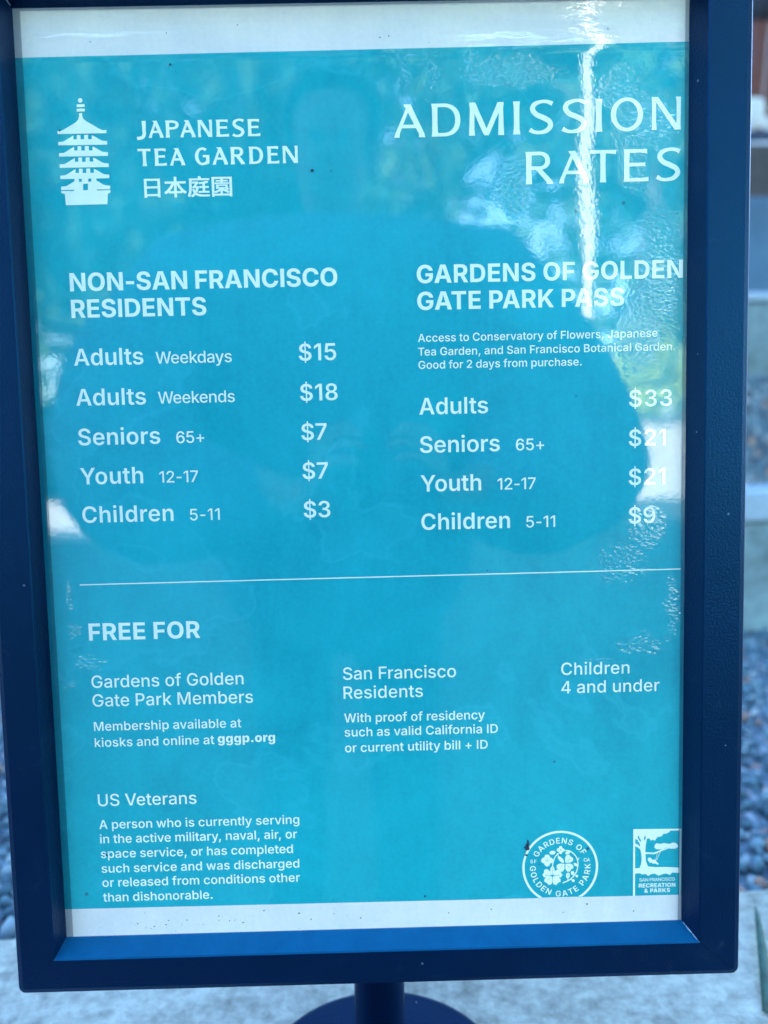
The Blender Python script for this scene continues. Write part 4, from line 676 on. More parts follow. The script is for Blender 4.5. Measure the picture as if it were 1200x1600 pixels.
BADGE = [[(185.76, 316.3), (189.97, 316.05), (195.97, 315.09), (201.99, 315.76), (209.2, 315.84), (220.03, 316.64), (220.06, 320.77), (214.04, 320.35), (212.25, 322.05), (209.84, 320.98), (207.43, 321.17), (203.83, 322.44), (200.81, 320.73), (198.17, 321.15), (196.01, 322.47), (194.2, 320.79), (191.43, 321.21), (189.99, 320.17), (185.78, 320.43)], [(185.66, 286.32), (211.99, 286.8), (212.01, 288.66), (209.02, 290.07), (207.58, 289.78), (205.68, 291.96), (202.81, 292.38), (200.91, 295.06), (199.46, 294.27), (198.03, 294.98), (196.46, 293.19), (195.03, 293.4), (194.67, 294.88), (194.09, 298.34), (193.75, 303.31), (194.27, 310.8), (195.37, 313.95), (196.7, 315.86), (189.49, 316.28), (190.68, 312.95), (191.14, 308.84), (190.64, 304.47), (190.03, 301.71), (188.7, 300.43), (185.7, 298.48), (185.69, 296.62), (188.1, 297.93), (189.9, 299.47), (189.53, 296.98), (188.08, 294.45), (185.68, 293.14)], [(193.76, 303.81), (197.12, 304.15), (200.12, 304.48), (203.35, 303.33), (206.11, 302.16), (210.9, 300.68), (211.26, 301.43), (206.47, 303.17), (203.72, 304.34), (200.49, 305.62), (197.13, 305.4), (193.76, 305.18)], [(200.58, 300.64), (200.92, 298.29), (202.24, 297.2), (204.88, 297.77), (207.27, 297.22), (209.67, 297.54), (212.08, 297.97), (214.47, 296.92), (216.51, 297.35), (217.96, 298.76), (218.33, 300.26), (216.54, 301.71), (212.7, 301.72), (209.7, 300.77), (206.11, 302.04), (202.51, 301.94)], [(195.46, 309.09), (196.78, 308.0), (197.98, 308.54), (199.07, 309.94), (201.11, 309.75), (202.2, 311.52), (204.14, 313.32), (202.94, 313.79), (201.13, 312.74), (199.57, 313.07), (198.6, 311.92), (197.4, 312.39), (196.19, 310.86)], [(202.76, 304.31), (203.12, 304.32), (201.83, 310.02), (201.47, 310.01)], [(204.92, 303.62), (205.28, 303.63), (202.44, 310.53), (202.08, 310.52)]]
BADGE_HOLES = [[(187.83, 291.96), (188.8, 293.85), (190.25, 296.13), (190.48, 294.27), (189.51, 293.0), (188.91, 290.75)], [(192.51, 293.33), (193.36, 295.22), (194.18, 292.14), (193.58, 290.63)]]
BADGE_BOX = [[(184.7, 285.8), (220.73, 286.3), (221.18, 339.12), (184.88, 338.58)], [(186.14, 287.2), (219.43, 287.75), (219.86, 339.08), (186.33, 338.62)]]
EMBLEM = [[(133.42, 300.53), (133.27, 301.13), (132.83, 301.61), (132.21, 301.86), (131.51, 301.84), (130.89, 301.55), (130.46, 301.05), (130.31, 300.44), (130.47, 299.84), (130.9, 299.36), (131.53, 299.11), (132.22, 299.13), (132.84, 299.42), (133.27, 299.92)], [(130.4, 303.57), (129.82, 303.39), (129.35, 302.93), (129.09, 302.28), (129.09, 301.56), (129.36, 300.92), (129.83, 300.48), (130.41, 300.34), (131.0, 300.51), (131.47, 300.97), (131.72, 301.63), (131.72, 302.35), (131.46, 302.99), (130.99, 303.43)], [(127.41, 300.36), (127.56, 299.76), (128.0, 299.28), (128.62, 299.03), (129.31, 299.05), (129.94, 299.34), (130.37, 299.84), (130.52, 300.45), (130.36, 301.05), (129.93, 301.53), (129.3, 301.78), (128.61, 301.76), (127.99, 301.47), (127.56, 300.97)], [(130.43, 297.32), (131.01, 297.5), (131.48, 297.96), (131.74, 298.61), (131.73, 299.33), (131.47, 299.97), (131.0, 300.41), (130.41, 300.55), (129.83, 300.38), (129.36, 299.91), (129.1, 299.26), (129.11, 298.54), (129.37, 297.9), (129.84, 297.47)], [(124.72, 308.37), (124.5, 309.35), (123.89, 310.12), (123.01, 310.54), (122.04, 310.51), (121.17, 310.05), (120.57, 309.24), (120.36, 308.25), (120.58, 307.27), (121.19, 306.5), (122.07, 306.09), (123.04, 306.12), (123.91, 306.58), (124.51, 307.38)], [(120.23, 312.89), (119.29, 312.64), (118.53, 311.99), (118.11, 311.07), (118.12, 310.06), (118.55, 309.16), (119.31, 308.55), (120.26, 308.36), (121.2, 308.61), (121.96, 309.26), (122.37, 310.18), (122.37, 311.19), (121.94, 312.09), (121.18, 312.69)], [(115.79, 308.12), (116.01, 307.15), (116.62, 306.37), (117.5, 305.96), (118.47, 305.99), (119.34, 306.45), (119.94, 307.26), (120.15, 308.24), (119.93, 309.22), (119.32, 309.99), (118.44, 310.41), (117.47, 310.38), (116.6, 309.92), (116.0, 309.11)], [(120.28, 303.61), (121.23, 303.86), (121.98, 304.51), (122.4, 305.43), (122.39, 306.44), (121.97, 307.33), (121.2, 307.94), (120.26, 308.14), (119.31, 307.89), (118.56, 307.24), (118.14, 306.32), (118.15, 305.31), (118.57, 304.41), (119.34, 303.81)], [(133.97, 310.36), (137.73, 310.36), (139.67, 308.98), (139.75, 306.89), (137.97, 305.87), (136.86, 304.1), (134.86, 304.34), (133.69, 306.45)], [(133.99, 311.21), (133.88, 315.12), (135.14, 317.24), (137.15, 317.48), (138.19, 315.71), (139.92, 314.69), (139.75, 312.59), (137.75, 311.21)], [(133.19, 311.18), (129.43, 310.98), (127.42, 312.24), (127.24, 314.33), (128.96, 315.45), (129.98, 317.28), (132.0, 317.15), (133.27, 315.1)], [(132.74, 310.38), (132.09, 310.53), (131.14, 310.14), (130.09, 309.29), (129.13, 308.16), (128.47, 306.96), (128.22, 305.94), (128.45, 305.29), (129.1, 305.15), (130.04, 305.54), (131.1, 306.38), (132.05, 307.51), (132.72, 308.71), (132.96, 309.74)], [(124.74, 320.06), (128.2, 321.87), (130.64, 321.59), (131.71, 319.78), (130.57, 318.02), (130.39, 315.93), (128.44, 315.17), (126.36, 316.48)], [(124.55, 320.74), (124.04, 324.69), (125.1, 327.03), (127.11, 327.57), (128.34, 325.93), (130.19, 325.15), (130.24, 323.0), (128.36, 321.31)], [(123.83, 320.72), (120.02, 321.07), (118.12, 322.66), (118.15, 324.81), (119.99, 325.69), (121.21, 327.4), (123.22, 326.98), (124.31, 324.7)], [(123.65, 320.03), (122.07, 316.36), (120.0, 314.94), (118.05, 315.58), (117.85, 317.66), (116.69, 319.36), (117.74, 321.23), (120.17, 321.64)], [(125.88, 316.24), (125.71, 317.69), (125.24, 318.85), (124.57, 319.48), (123.83, 319.45), (123.16, 318.79), (122.71, 317.61), (122.55, 316.15), (122.72, 314.7), (123.19, 313.54), (123.86, 312.92), (124.6, 312.94), (125.26, 313.6), (125.72, 314.78)], [(126.61, 302.17), (126.43, 302.84), (125.83, 303.41), (124.92, 303.76), (123.88, 303.82), (122.93, 303.59), (122.24, 303.11), (121.96, 302.47), (122.14, 301.8), (122.74, 301.23), (123.65, 300.88), (124.69, 300.82), (125.64, 301.05), (126.33, 301.53)], [(137.58, 301.78), (137.6, 302.34), (137.25, 302.95), (136.58, 303.51), (135.75, 303.89), (134.9, 304.03), (134.21, 303.88), (133.81, 303.5), (133.79, 302.94), (134.15, 302.32), (134.81, 301.77), (135.65, 301.39), (136.5, 301.25), (137.19, 301.39)], [(143.0, 313.12), (142.61, 313.39), (142.02, 313.41), (141.36, 313.16), (140.76, 312.71), (140.33, 312.13), (140.16, 311.54), (140.28, 311.06), (140.68, 310.78), (141.26, 310.77), (141.92, 311.01), (142.53, 311.47), (142.96, 312.05), (143.13, 312.64)], [(137.18, 320.72), (136.87, 321.66), (136.33, 322.35), (135.68, 322.66), (135.05, 322.52), (134.55, 321.97), (134.28, 321.11), (134.31, 320.11), (134.62, 319.18), (135.15, 318.48), (135.8, 318.18), (136.44, 318.31), (136.94, 318.86), (137.2, 319.72)], [(140.64, 318.55), (140.5, 319.21), (140.13, 319.72), (139.58, 320.0), (138.98, 319.98), (138.44, 319.67), (138.07, 319.14), (137.93, 318.47), (138.07, 317.82), (138.45, 317.3), (138.99, 317.03), (139.59, 317.04), (140.13, 317.35), (140.51, 317.89)], [(143.44, 321.07), (143.34, 321.53), (143.05, 321.9), (142.63, 322.1), (142.17, 322.09), (141.75, 321.87), (141.46, 321.48), (141.36, 321.01), (141.46, 320.54), (141.75, 320.17), (142.17, 319.98), (142.63, 319.99), (143.05, 320.21), (143.34, 320.59)], [(140.93, 324.52), (140.82, 324.99), (140.5, 325.36), (140.04, 325.55), (139.53, 325.54), (139.07, 325.32), (138.76, 324.93), (138.64, 324.46), (138.76, 323.99), (139.08, 323.62), (139.54, 323.42), (140.05, 323.44), (140.51, 323.66), (140.82, 324.05)], [(132.86, 301.29), (133.66, 301.3), (134.79, 301.28), (136.01, 301.38), (137.11, 301.71), (138.15, 302.35), (139.24, 303.24), (140.25, 304.26), (141.09, 305.3), (141.73, 306.33), (142.22, 307.42), (142.58, 308.56), (142.82, 309.75), (142.93, 311.02), (142.91, 312.37), (142.78, 313.72), (142.55, 315.0), (142.26, 316.18), (141.89, 317.29), (141.4, 318.36), (140.78, 319.41), (140.0, 320.47), (139.08, 321.53), (138.05, 322.51), (136.97, 323.37), (135.68, 324.1), (134.19, 324.76), (132.8, 325.29), (131.83, 325.67), (132.12, 326.44), (133.09, 326.06), (134.49, 325.52), (136.03, 324.84), (137.41, 324.05), (138.56, 323.14), (139.64, 322.11), (140.6, 321.0), (141.43, 319.88), (142.09, 318.76), (142.61, 317.62), (143.01, 316.43), (143.32, 315.19), (143.55, 313.86), (143.69, 312.44), (143.71, 311.01), (143.59, 309.65), (143.33, 308.37), (142.94, 307.14), (142.41, 305.95), (141.71, 304.83), (140.82, 303.72), (139.75, 302.64), (138.58, 301.68), (137.41, 300.97), (136.13, 300.59), (134.8, 300.48), (133.64, 300.49), (132.84, 300.49)], [(128.57, 302.43), (128.04, 302.99), (127.27, 303.8), (126.44, 304.76), (125.75, 305.77), (125.25, 306.84), (124.85, 307.99), (124.53, 309.13), (124.28, 310.16), (124.1, 311.15), (123.99, 312.1), (123.94, 312.9), (123.89, 313.45), (124.67, 313.53), (124.71, 312.98), (124.77, 312.19), (124.87, 311.29), (125.04, 310.36), (125.29, 309.36), (125.59, 308.26), (125.97, 307.17), (126.42, 306.2), (127.05, 305.28), (127.84, 304.36), (128.6, 303.57), (129.13, 303.0)], [(143.41, 310.03), (143.47, 309.68), (143.54, 309.18), (143.64, 308.65), (143.76, 308.21), (143.94, 307.86), (144.17, 307.5), (144.4, 307.19), (144.56, 306.96), (144.05, 306.57), (143.89, 306.79), (143.66, 307.12), (143.4, 307.52), (143.18, 307.96), (143.03, 308.48), (142.93, 309.05), (142.85, 309.56), (142.8, 309.91)], [(135.45, 321.94), (135.47, 322.43), (135.5, 323.16), (135.53, 323.88), (135.55, 324.38), (136.12, 324.37), (136.1, 323.87), (136.07, 323.15), (136.04, 322.42), (136.02, 321.93)], [(139.12, 320.08), (139.34, 320.25), (139.64, 320.5), (139.95, 320.75), (140.16, 320.92), (140.48, 320.5), (140.27, 320.33), (139.96, 320.08), (139.65, 319.83), (139.44, 319.65)], [(137.36, 323.59), (137.83, 323.79), (138.53, 324.08), (139.22, 324.38), (139.7, 324.58), (139.88, 324.07), (139.41, 323.87), (138.71, 323.58), (138.02, 323.29), (137.54, 323.09)], [(127.67, 302.89), (127.85, 303.4), (128.12, 304.15), (128.42, 304.95), (128.71, 305.64), (129.0, 306.19), (129.31, 306.67), (129.58, 307.05), (129.76, 307.32), (130.18, 307.02), (129.99, 306.75), (129.73, 306.37), (129.44, 305.91), (129.17, 305.41), (128.9, 304.76), (128.6, 303.97), (128.34, 303.23), (128.16, 302.71)]]
EMBLEM_HOLES = [[(130.88, 300.46), (130.83, 300.67), (130.7, 300.83), (130.52, 300.92), (130.31, 300.91), (130.12, 300.82), (129.99, 300.64), (129.95, 300.43), (129.99, 300.22), (130.12, 300.06), (130.31, 299.97), (130.52, 299.97), (130.71, 300.07), (130.84, 300.25)], [(120.14, 306.63), (120.13, 307.28), (120.13, 308.24), (120.12, 309.21), (120.12, 309.86), (120.38, 309.87), (120.38, 309.21), (120.39, 308.25), (120.39, 307.29), (120.4, 306.63)], [(118.7, 308.34), (119.33, 308.36), (120.26, 308.38), (121.18, 308.41), (121.81, 308.43), (121.81, 308.16), (121.18, 308.14), (120.26, 308.11), (119.33, 308.09), (118.7, 308.07)], [(124.01, 320.52), (124.01, 321.62), (124.0, 323.23), (123.99, 324.84), (123.98, 325.94), (124.35, 325.95), (124.35, 324.85), (124.36, 323.24), (124.37, 321.63), (124.37, 320.53)], [(118.48, 320.01), (120.8, 320.05), (124.2, 320.12), (127.59, 320.18), (129.92, 320.23), (129.92, 319.85), (127.59, 319.8), (124.2, 319.74), (120.8, 319.67), (118.48, 319.63)], [(122.01, 322.0), (121.69, 322.38), (121.22, 322.92), (120.75, 323.47), (120.43, 323.85), (120.63, 324.03), (120.95, 323.66), (121.42, 323.11), (121.88, 322.56), (122.2, 322.18)], [(135.25, 309.6), (135.78, 309.18), (136.55, 308.56), (137.33, 307.94), (137.86, 307.52), (137.66, 307.26), (137.13, 307.68), (136.36, 308.3), (135.59, 308.92), (135.06, 309.35)], [(135.06, 312.38), (135.56, 312.87), (136.3, 313.58), (137.04, 314.29), (137.55, 314.78), (137.72, 314.58), (137.21, 314.09), (136.48, 313.38), (135.74, 312.67), (135.23, 312.19)], [(131.94, 312.1), (131.52, 312.5), (130.9, 313.09), (130.28, 313.69), (129.85, 314.09), (130.03, 314.29), (130.45, 313.89), (131.07, 313.29), (131.69, 312.7), (132.12, 312.3)], [(124.1, 313.49), (124.09, 314.58), (124.08, 316.19), (124.08, 317.8), (124.07, 318.9), (124.33, 318.9), (124.34, 317.8), (124.34, 316.2), (124.35, 314.59), (124.36, 313.49)], [(135.59, 318.95), (135.59, 319.56), (135.59, 320.44), (135.58, 321.32), (135.58, 321.93), (135.89, 321.94), (135.89, 321.33), (135.9, 320.45), (135.9, 319.56), (135.9, 318.96)]]

# ------------------------------------------------------------------ lettering tools
def parse_glyph(s):
    """TrueType outline -> closed polylines"""
    out = []
    for c in s.split('|'):
        if not c:
            continue
        pts = []
        for t in c.split(' '):
            on = not t.startswith('~')
            x, y = t.lstrip('~').split(',')
            pts.append((float(x), float(y), on))
        full = []
        for i, p in enumerate(pts):
            q = pts[(i + 1) % len(pts)]
            full.append(p)
            if not p[2] and not q[2]:
                full.append(((p[0] + q[0]) / 2, (p[1] + q[1]) / 2, True))
        k = next(i for i, p in enumerate(full) if p[2])
        full = full[k:] + full[:k]
        poly = []
        i, n = 0, len(full)
        while i < n:
            p = full[i]
            if p[2]:
                poly.append((p[0], p[1]))
                i += 1
            else:
                a = full[i - 1]
                b = full[(i + 1) % n]
                for t in (0.25, 0.5, 0.75):
                    u = 1 - t
                    poly.append((u * u * a[0] + 2 * u * t * p[0] + t * t * b[0], u * u * a[1] + 2 * u * t * p[1] + t * t * b[1]))
                i += 1
        out.append(poly)
    return out

def area(p):
    return sum(p[i - 1][0] * p[i][1] - p[i][0] * p[i - 1][1] for i in range(len(p))) / 2

def ccw(p):
    return p if area(p) > 0 else p[::-1]

def cw(p):
    return p if area(p) < 0 else p[::-1]

def fill(polys):
    """non-zero winding fill of closed polylines -> (verts, triangles)"""
    V, E = [], []
    for p in polys:
        s = len(V)
        V += [Vector((x, y)) for x, y in p]
        E += [(s + i, s + (i + 1) % len(p)) for i in range(len(p))]
    v, e, f, *_ = delaunay_2d_cdt(V, E, [], 0, 1e-5)
    tri = []
    arrs = [np.array(p + [p[0]]) for p in polys]
    for t in f:
        cx = sum(v[i][0] for i in t) / len(t)
        cy = sum(v[i][1] for i in t) / len(t)
        w = 0
        for a in arrs:
            x0, y0, x1, y1 = a[:-1, 0], a[:-1, 1], a[1:, 0], a[1:, 1]
            side = (x1 - x0) * (cy - y0) - (cx - x0) * (y1 - y0)
            w += int(np.sum((y0 <= cy) & (y1 > cy) & (side > 0))) - int(np.sum((y0 > cy) & (y1 <= cy) & (side < 0)))
        if w:
            tri.append(tuple(t))
    return [(p[0], p[1]) for p in v], tri

CACHE = {}
def glyph(w, ch):
    if (w, ch) not in CACHE:
        adv, s = GLYPHS[w][ch]
        CACHE[(w, ch)] = (adv,) + (fill(parse_glyph(s)) if s else ([], []))
    return CACHE[(w, ch)]

INK_Y = -0.00035       # the ink lies a hair in front of the teal ground
def flat(name, pieces, mat, parent, y=INK_Y):
    """pieces: (verts in poster millimetres with Y down, faces)"""
    V, F = [], []
    for v, f in pieces:
        s = len(V)
        V += [P(a, b, y) for a, b in v]
        F += [tuple(i + s for i in t) for t in f]
    me = mesh_obj(name, V, F, mat, parent)
    bm = bmesh.new()
    bm.from_mesh(me.data)
    for f in bm.faces:
        if f.normal.y > 0:
            f.normal_flip()
    bm.to_mesh(me.data)
    bm.free()
    return me

def text_pieces(t, w, X0, Y, X1, size):
    k = size / 2048
    xs, pos = [], 0
    for i, ch in enumerate(t):
        xs.append(pos)
        pos += glyph(w, ch)[0] + KERN.get(t[i:i + 2], 0)
    i0 = min(v[0] for v in glyph(w, t[0])[1])
    i1 = xs[-1] + max(v[0] for v in glyph(w, t[-1])[1])
    track = ((X1 - X0) - (i1 - i0) * k) / max(1, len(t) - 1)
    out = []
    for i, ch in enumerate(t):
        _, v, f = glyph(w, ch)
        if f:
            ox = X0 + (xs[i] - i0) * k + track * i
            out.append(([(ox + a * k, Y - b * k) for a, b in v], f))
    return out

# flared capitals of the two titles, drawn stroke by stroke (cap height 1)
def cap_glyph(ch, w, s):
    f = s * 0.13
    t = s * 0.66
    def stem(x, lean=0.0):
        return [(x - f, 0), (x + s + f, 0), (x + s + f * .25, .16), (x + s, .4), (x + s, .6), (x + s + f * .25, .84), (x + s + f, 1), (x - f, 1), (x - f * .25, .84), (x, .6), (x, .4), (x - f * .25, .16)]
    def bar(y0, y1, x0, x1, fl=True, dr=0.0):
        g = f * 1.5 if fl else 0
        m = x1 - (x1 - x0) * .3
        return [(x0, y0), (m, y0), (x1 + dr, y0 - g * (0 if y0 < .05 else 1)), (x1 + (dr if y1 < .9 else -0.2 * f), y1 + (g if y1 < .95 else 0)), (m, y1), (x0, y1)]
    def ring(cx, cy, a, b, sx, sy, a0=0, a1=360, n=40, e=1.0):
        o, i = [], []
        for k in range(n + 1):
            th = R(a0 + (a1 - a0) * k / n)
            c, s_ = math.cos(th), math.sin(th)
            c = math.copysign(abs(c) ** e, c); s_ = math.copysign(abs(s_) ** e, s_)
            o.append((cx + a * c, cy + b * s_)); i.append((cx + (a - sx) * c, cy + (b - sy) * s_))
        return o, i
    def stroke(P_, W):
        P_ = [Vector(p) for p in P_]
        Q, ws = [], []
        for i in range(len(P_) - 1):
            p0, p1, p2, p3 = P_[max(i - 1, 0)], P_[i], P_[i + 1], P_[min(i + 2, len(P_) - 1)]
            for k in range(6):
                u = k / 6
                Q.append(.5 * (2 * p1 + (p2 - p0) * u + (2 * p0 - 5 * p1 + 4 * p2 - p3) * u * u + (3 * p1 - p0 - 3 * p2 + p3) * u ** 3))
                ws.append(W[i] + (W[i + 1] - W[i]) * u)
        Q.append(P_[-1]); ws.append(W[-1])
        A, B_ = [], []
        for i, q in enumerate(Q):
            d = (Q[min(i + 1, len(Q) - 1)] - Q[max(i - 1, 0)]).normalized()
            nrm = Vector((-d.y, d.x)) * ws[i] / 2
            A.append(tuple(q + nrm)); B_.append(tuple(q - nrm))
        return A + B_[::-1]
    U = []
    if ch == 'I':
        U = [stem((w - s) / 2)]
    elif ch in 'ET':
        if ch == 'E':
            U = [stem(f), bar(0, t, f, w, True, f), bar(1 - t, 1, f, w * .97), bar(.5 - t * .4, .5 + t * .55, f, w * .88)]
            U[3] = [(f, .47), (w * .84, .47), (w * .9, .45), (w * .88, .47 + t + .02), (w * .84, .47 + t), (f, .47 + t)]
        else:
            x = (w - s) / 2
            U = [stem(x), [(f, 1 - t), (w * .3, 1 - t), (w * .7, 1 - t), (w - f, 1 - t - f), (w, 1), (0, 1), (-f * .3, 1 - t - f)]]
    elif ch == 'A':
        ax = w * .44
        U = [[(-f, 0), (s * .95, 0), (s * .98, .12), (ax + s * .55, .93), (ax + s * .5, 1), (ax - s * .75, 1), (ax - s * .68, .95), (ax - s * .3, .88), (s * .1, .12)],
             [(ax - s * .6, 1), (ax + s * .62, 1), (w - s * .05, .12), (w + f, 0), (w - s * 1.15, 0), (w - s * 1.12, .1), (ax - s * .3, .88)],
             [(w * .16, .28), (w * .84, .28), (w * .80, .28 + t), (w * .2, .28 + t)]]
    elif ch == 'M':
        U = [[(0, 0), (s + f, 0), (s + f * .2, .2), (s * 1.12, 1), (s * .1, 1), (s * .2, .8), (f * .5, .2)],
             [(w - s - f, 0), (w, 0), (w - f * .5, .2), (w - s * .15, .8), (w, 1), (w - s * 1.1, 1), (w - s, .8)],
             [(s * .15, 1), (s * 1.25, 1), (w * .53, .13), (w * .56, 0), (w * .44, 0), (w * .40, .06)],
             [(w - s * .1, 1), (w - s * 1.2, 1), (w * .47, .13), (w * .44, 0), (w * .56, 0), (w * .585, .06)]]
    elif ch == 'N':
        q = s * .82
        U = [[(0, 0), (q + f, 0), (q, .2), (q * 1.02, 1), (0, 1), (f * .5, .8), (f * .5, .2)],
             [(w - q, 0), (w, 0), (w - f * .3, .2), (w, 1), (w - q - f, 1), (w - q, .8)],
             [(f, 1), (s * 1.2, 1), (w, 0), (w - s * 1.15, 0)]]
    elif ch == 'O':
        o, i = ring(w / 2, .5, w / 2, .515, s, t * 1.02, 0, 360, 48)
        return fill([ccw(o[:-1]), cw(i[:-1])])
    elif ch == 'D':
        cx = w * .40
        o, i = ring(cx, .5, w - cx, .5, s, t, -90, 90, 26, .88)
        U = [stem(f), o + i[::-1], [(f, 1 - t), (cx, 1 - t), (cx, 1), (f, 1)], [(f, 0), (cx, 0), (cx, t), (f, t)]]
    elif ch in 'PR':
        h = .53 if ch == 'P' else .56
        cx = w * .5
        ww = w if ch == 'P' else w * .9
        o, i = ring(cx, 1 - h / 2, ww - cx, h / 2, s * .95, t, -90, 90, 24, .9)
        U = [stem(f), o + i[::-1], [(f, 1 - t), (cx, 1 - t), (cx, 1), (f, 1)], [(f, 1 - h), (cx, 1 - h), (cx, 1 - h + t), (f, 1 - h + t)]]
        if ch == 'R':
            U.append([(w * .36, 1 - h + .02), (w * .36 + s * 1.15, 1 - h + .04), (w - s * .1, .1), (w + f, 0), (w - s * 1.2, 0), (w - s * 1.25, .06)])
    elif ch == 'S':
        U = [stroke([(w * .93, .90), (w * .72, .965), (w * .48, .965), (w * .22, .88), (w * .155, .73), (w * .30, .58), (w * .56, .485), (w * .80, .37), (w * .845, .22), (w * .68, .08), (w * .42, .035), (w * .2, .055), (w * .04, .125)],
                    [t * 1.3, t, t * .95, s * .85, s * .95, s * .95, s * 1.0, s * .95, s * .95, s * .82, t * .95, t, t * 1.35])]
    elif ch == 'G':
        o, i = ring(w * .52, .5, w * .52, .515, s, t * 1.02, 52, 315, 40)
        U = [o + i[::-1], [(w - s, .02), (w - s * .1, .1), (w, .5), (w - s, .5)], [(w * .55, .44), (w, .44), (w, .44 + t), (w * .53, .44 + t)], [(w * .72, .01), (w * .99, .09), (w * .94, .2), (w * .7, .12)]]
    elif ch == 'J':
        U = [stroke([(w - s * .5 - f, 1), (w - s * .5 - f, .5), (w - s * .52 - f, .2), (w * .52, .02), (w * .02, -.015)], [s * 1.2, s, s, s * .95, s * .9])]
    return fill([ccw(u) for u in U])

def cap_pieces(t, boxes, Y0, Y1, h, s):
    """each letter set between its measured left and right edge"""
    out = []
    for i, (ch, (a, b)) in enumerate(zip(t, boxes)):
        w = (b - a) / h
        v, f = cap_glyph(ch, w, s)
        lo, hi = min(p[0] for p in v), max(p[0] for p in v)
        k = (b - a) / (hi - lo)
        Y = Y0 + (Y1 - Y0) * i / max(1, len(t) - 1)
        out.append(([(a + (x - lo) * k, Y - y * h) for x, y in v], f))
    return out

def poly_pieces(polys, holes=()):
    """a union of shapes with shapes cut out, Y down"""
    res = []
    hs = [[(x, -y) for x, y in q] for q in holes]
    v, f = fill([ccw([(x, -y) for x, y in q]) for q in polys])
    if hs:
        hv = [p for q in hs for p in q]
        V, E = [], []
        for q in [ccw([(x, -y) for x, y in q]) for q in polys] + hs:
            s = len(V)
            V += [Vector(p) for p in q]
            E += [(s + i, s + (i + 1) % len(q)) for i in range(len(q))]
        v, e, f0, *_ = delaunay_2d_cdt(V, E, [], 0, 1e-5)
        def inside(c, q):
            w = False
            for i in range(len(q)):
                (x0, y0), (x1, y1) = q[i - 1], q[i]
                if (y0 > c[1]) != (y1 > c[1]) and c[0] < (x1 - x0) * (c[1] - y0) / (y1 - y0) + x0:
                    w = not w
            return w
        f = []
        pp = [[(x, -y) for x, y in q] for q in polys]
        for t in f0:
            c = (sum(v[i][0] for i in t) / len(t), sum(v[i][1] for i in t) / len(t))
            if any(inside(c, q) for q in pp) and not any(inside(c, q) for q in hs):
                f.append(tuple(t))
    return [([(x, -y) for x, y in [(p[0], p[1]) for p in v]], f)]

# ------------------------------------------------------------------ the ground
def struct(o):
    o['kind'] = 'structure'
    return o

mesh = mesh_obj
struct(mesh('ground', [(-600, -600, 0), (600, -600, 0), (600, 600, 0), (-600, 600, 0)], [(0, 1, 2, 3)], M_ASPHALT))
struct(mesh('path', [(-26, -18.5, .004), (-2.2, -18.5, .004), (-2.2, -9.9, .004), (-26, -9.6, .004)], [(0, 1, 2, 3)], M_PLAZA))

YAW = 0.0627
ROT = Matrix.Rotation(math.atan(YAW), 4, 'Z')
def slabs(name, x0, x1, y0, y1, z0, z1, mat, joints, label_fn, cat, group, bev=0.006):
    xs = [x0] + joints + [x1]
    res = []
    for i, (a, b) in enumerate(zip(xs, xs[1:])):
        bm = bmesh.new()
        bm_box(bm, (a + .003, y0, z0), (b - .003, y1, z1), ROT, bev, 2)
        o = bm_obj(name, bm, mat)
        res.append(tag(o, label_fn(i), cat, group))
    return res

CAP_Z = EYE - 0.52
# low retaining wall whose concrete cap carries the sign
bm = bmesh.new()
bm_box(bm, (-7, -.10, 0), (7, .26, CAP_Z - .09), ROT)
wall = tag(bm_obj('retaining_wall', bm, M_WALLFACE), 'low grey concrete wall under the pale coping that carries the sign', 'wall')
JOINT = 0.95
slabs('coping_slab', -3.0, 3.0, -.13, .277, CAP_Z - .088, CAP_Z, M_CAP, [JOINT],
      lambda i: ['pale mottled concrete coping slab under the round sign base', 'pale concrete coping slab to the right of the mossy joint'][i], 'coping', 'coping slabs of the wall')
bm = bmesh.new()
rng = random.Random(3)
for k in range(220):      # moss growing in the joint
    t = rng.random()
    q = ROT @ Vector((JOINT + rng.gauss(0, .0035), -.12 + t * .34, CAP_Z - .004 + rng.random() * .008))
    r = .002 + .004 * rng.random()
    bmesh.ops.create_icosphere(bm, subdivisions=1, radius=r, matrix=Matrix.Translation(q) @ Matrix.Diagonal((1, 1.6, .8, 1)))
tag(bm_obj('moss', bm, M_MOSS), 'dark green moss in the joint between the coping slabs', 'moss')['kind'] = 'stuff'

# a blade of grass lying on the coping
M_BLADE = plain('grass_blade', (0.02, 0.075, 0.06), 0.6, 0.4, 80)
bm = bmesh.new()
rows = []
for k in range(9):
    t = k / 8
    c = Vector((.345 + .062 * t, .105 + .152 * t, CAP_Z + .003 + .010 * math.sin(t * 2.6)))
    w_ = .0055 * (1 - t) ** .6 + .0006
    n_ = Vector((.93, -.38, 0)) * w_
    rows.append([bm.verts.new(c - n_), bm.verts.new(c + Vector((0, 0, .0016))), bm.verts.new(c + n_), bm.verts.new(c - Vector((0, 0, .0008)))])
for a_, b_ in zip(rows, rows[1:]):
    for k in range(4):
        bm.faces.new((a_[k], a_[(k + 1) % 4], b_[(k + 1) % 4], b_[k]))
bm.faces.new(rows[0][::-1]); bm.faces.new(rows[-1])
tag(bm_obj('grass_blade', bm, M_BLADE, None, True), 'narrow dark green blade of grass lying on the pale coping', 'grass')

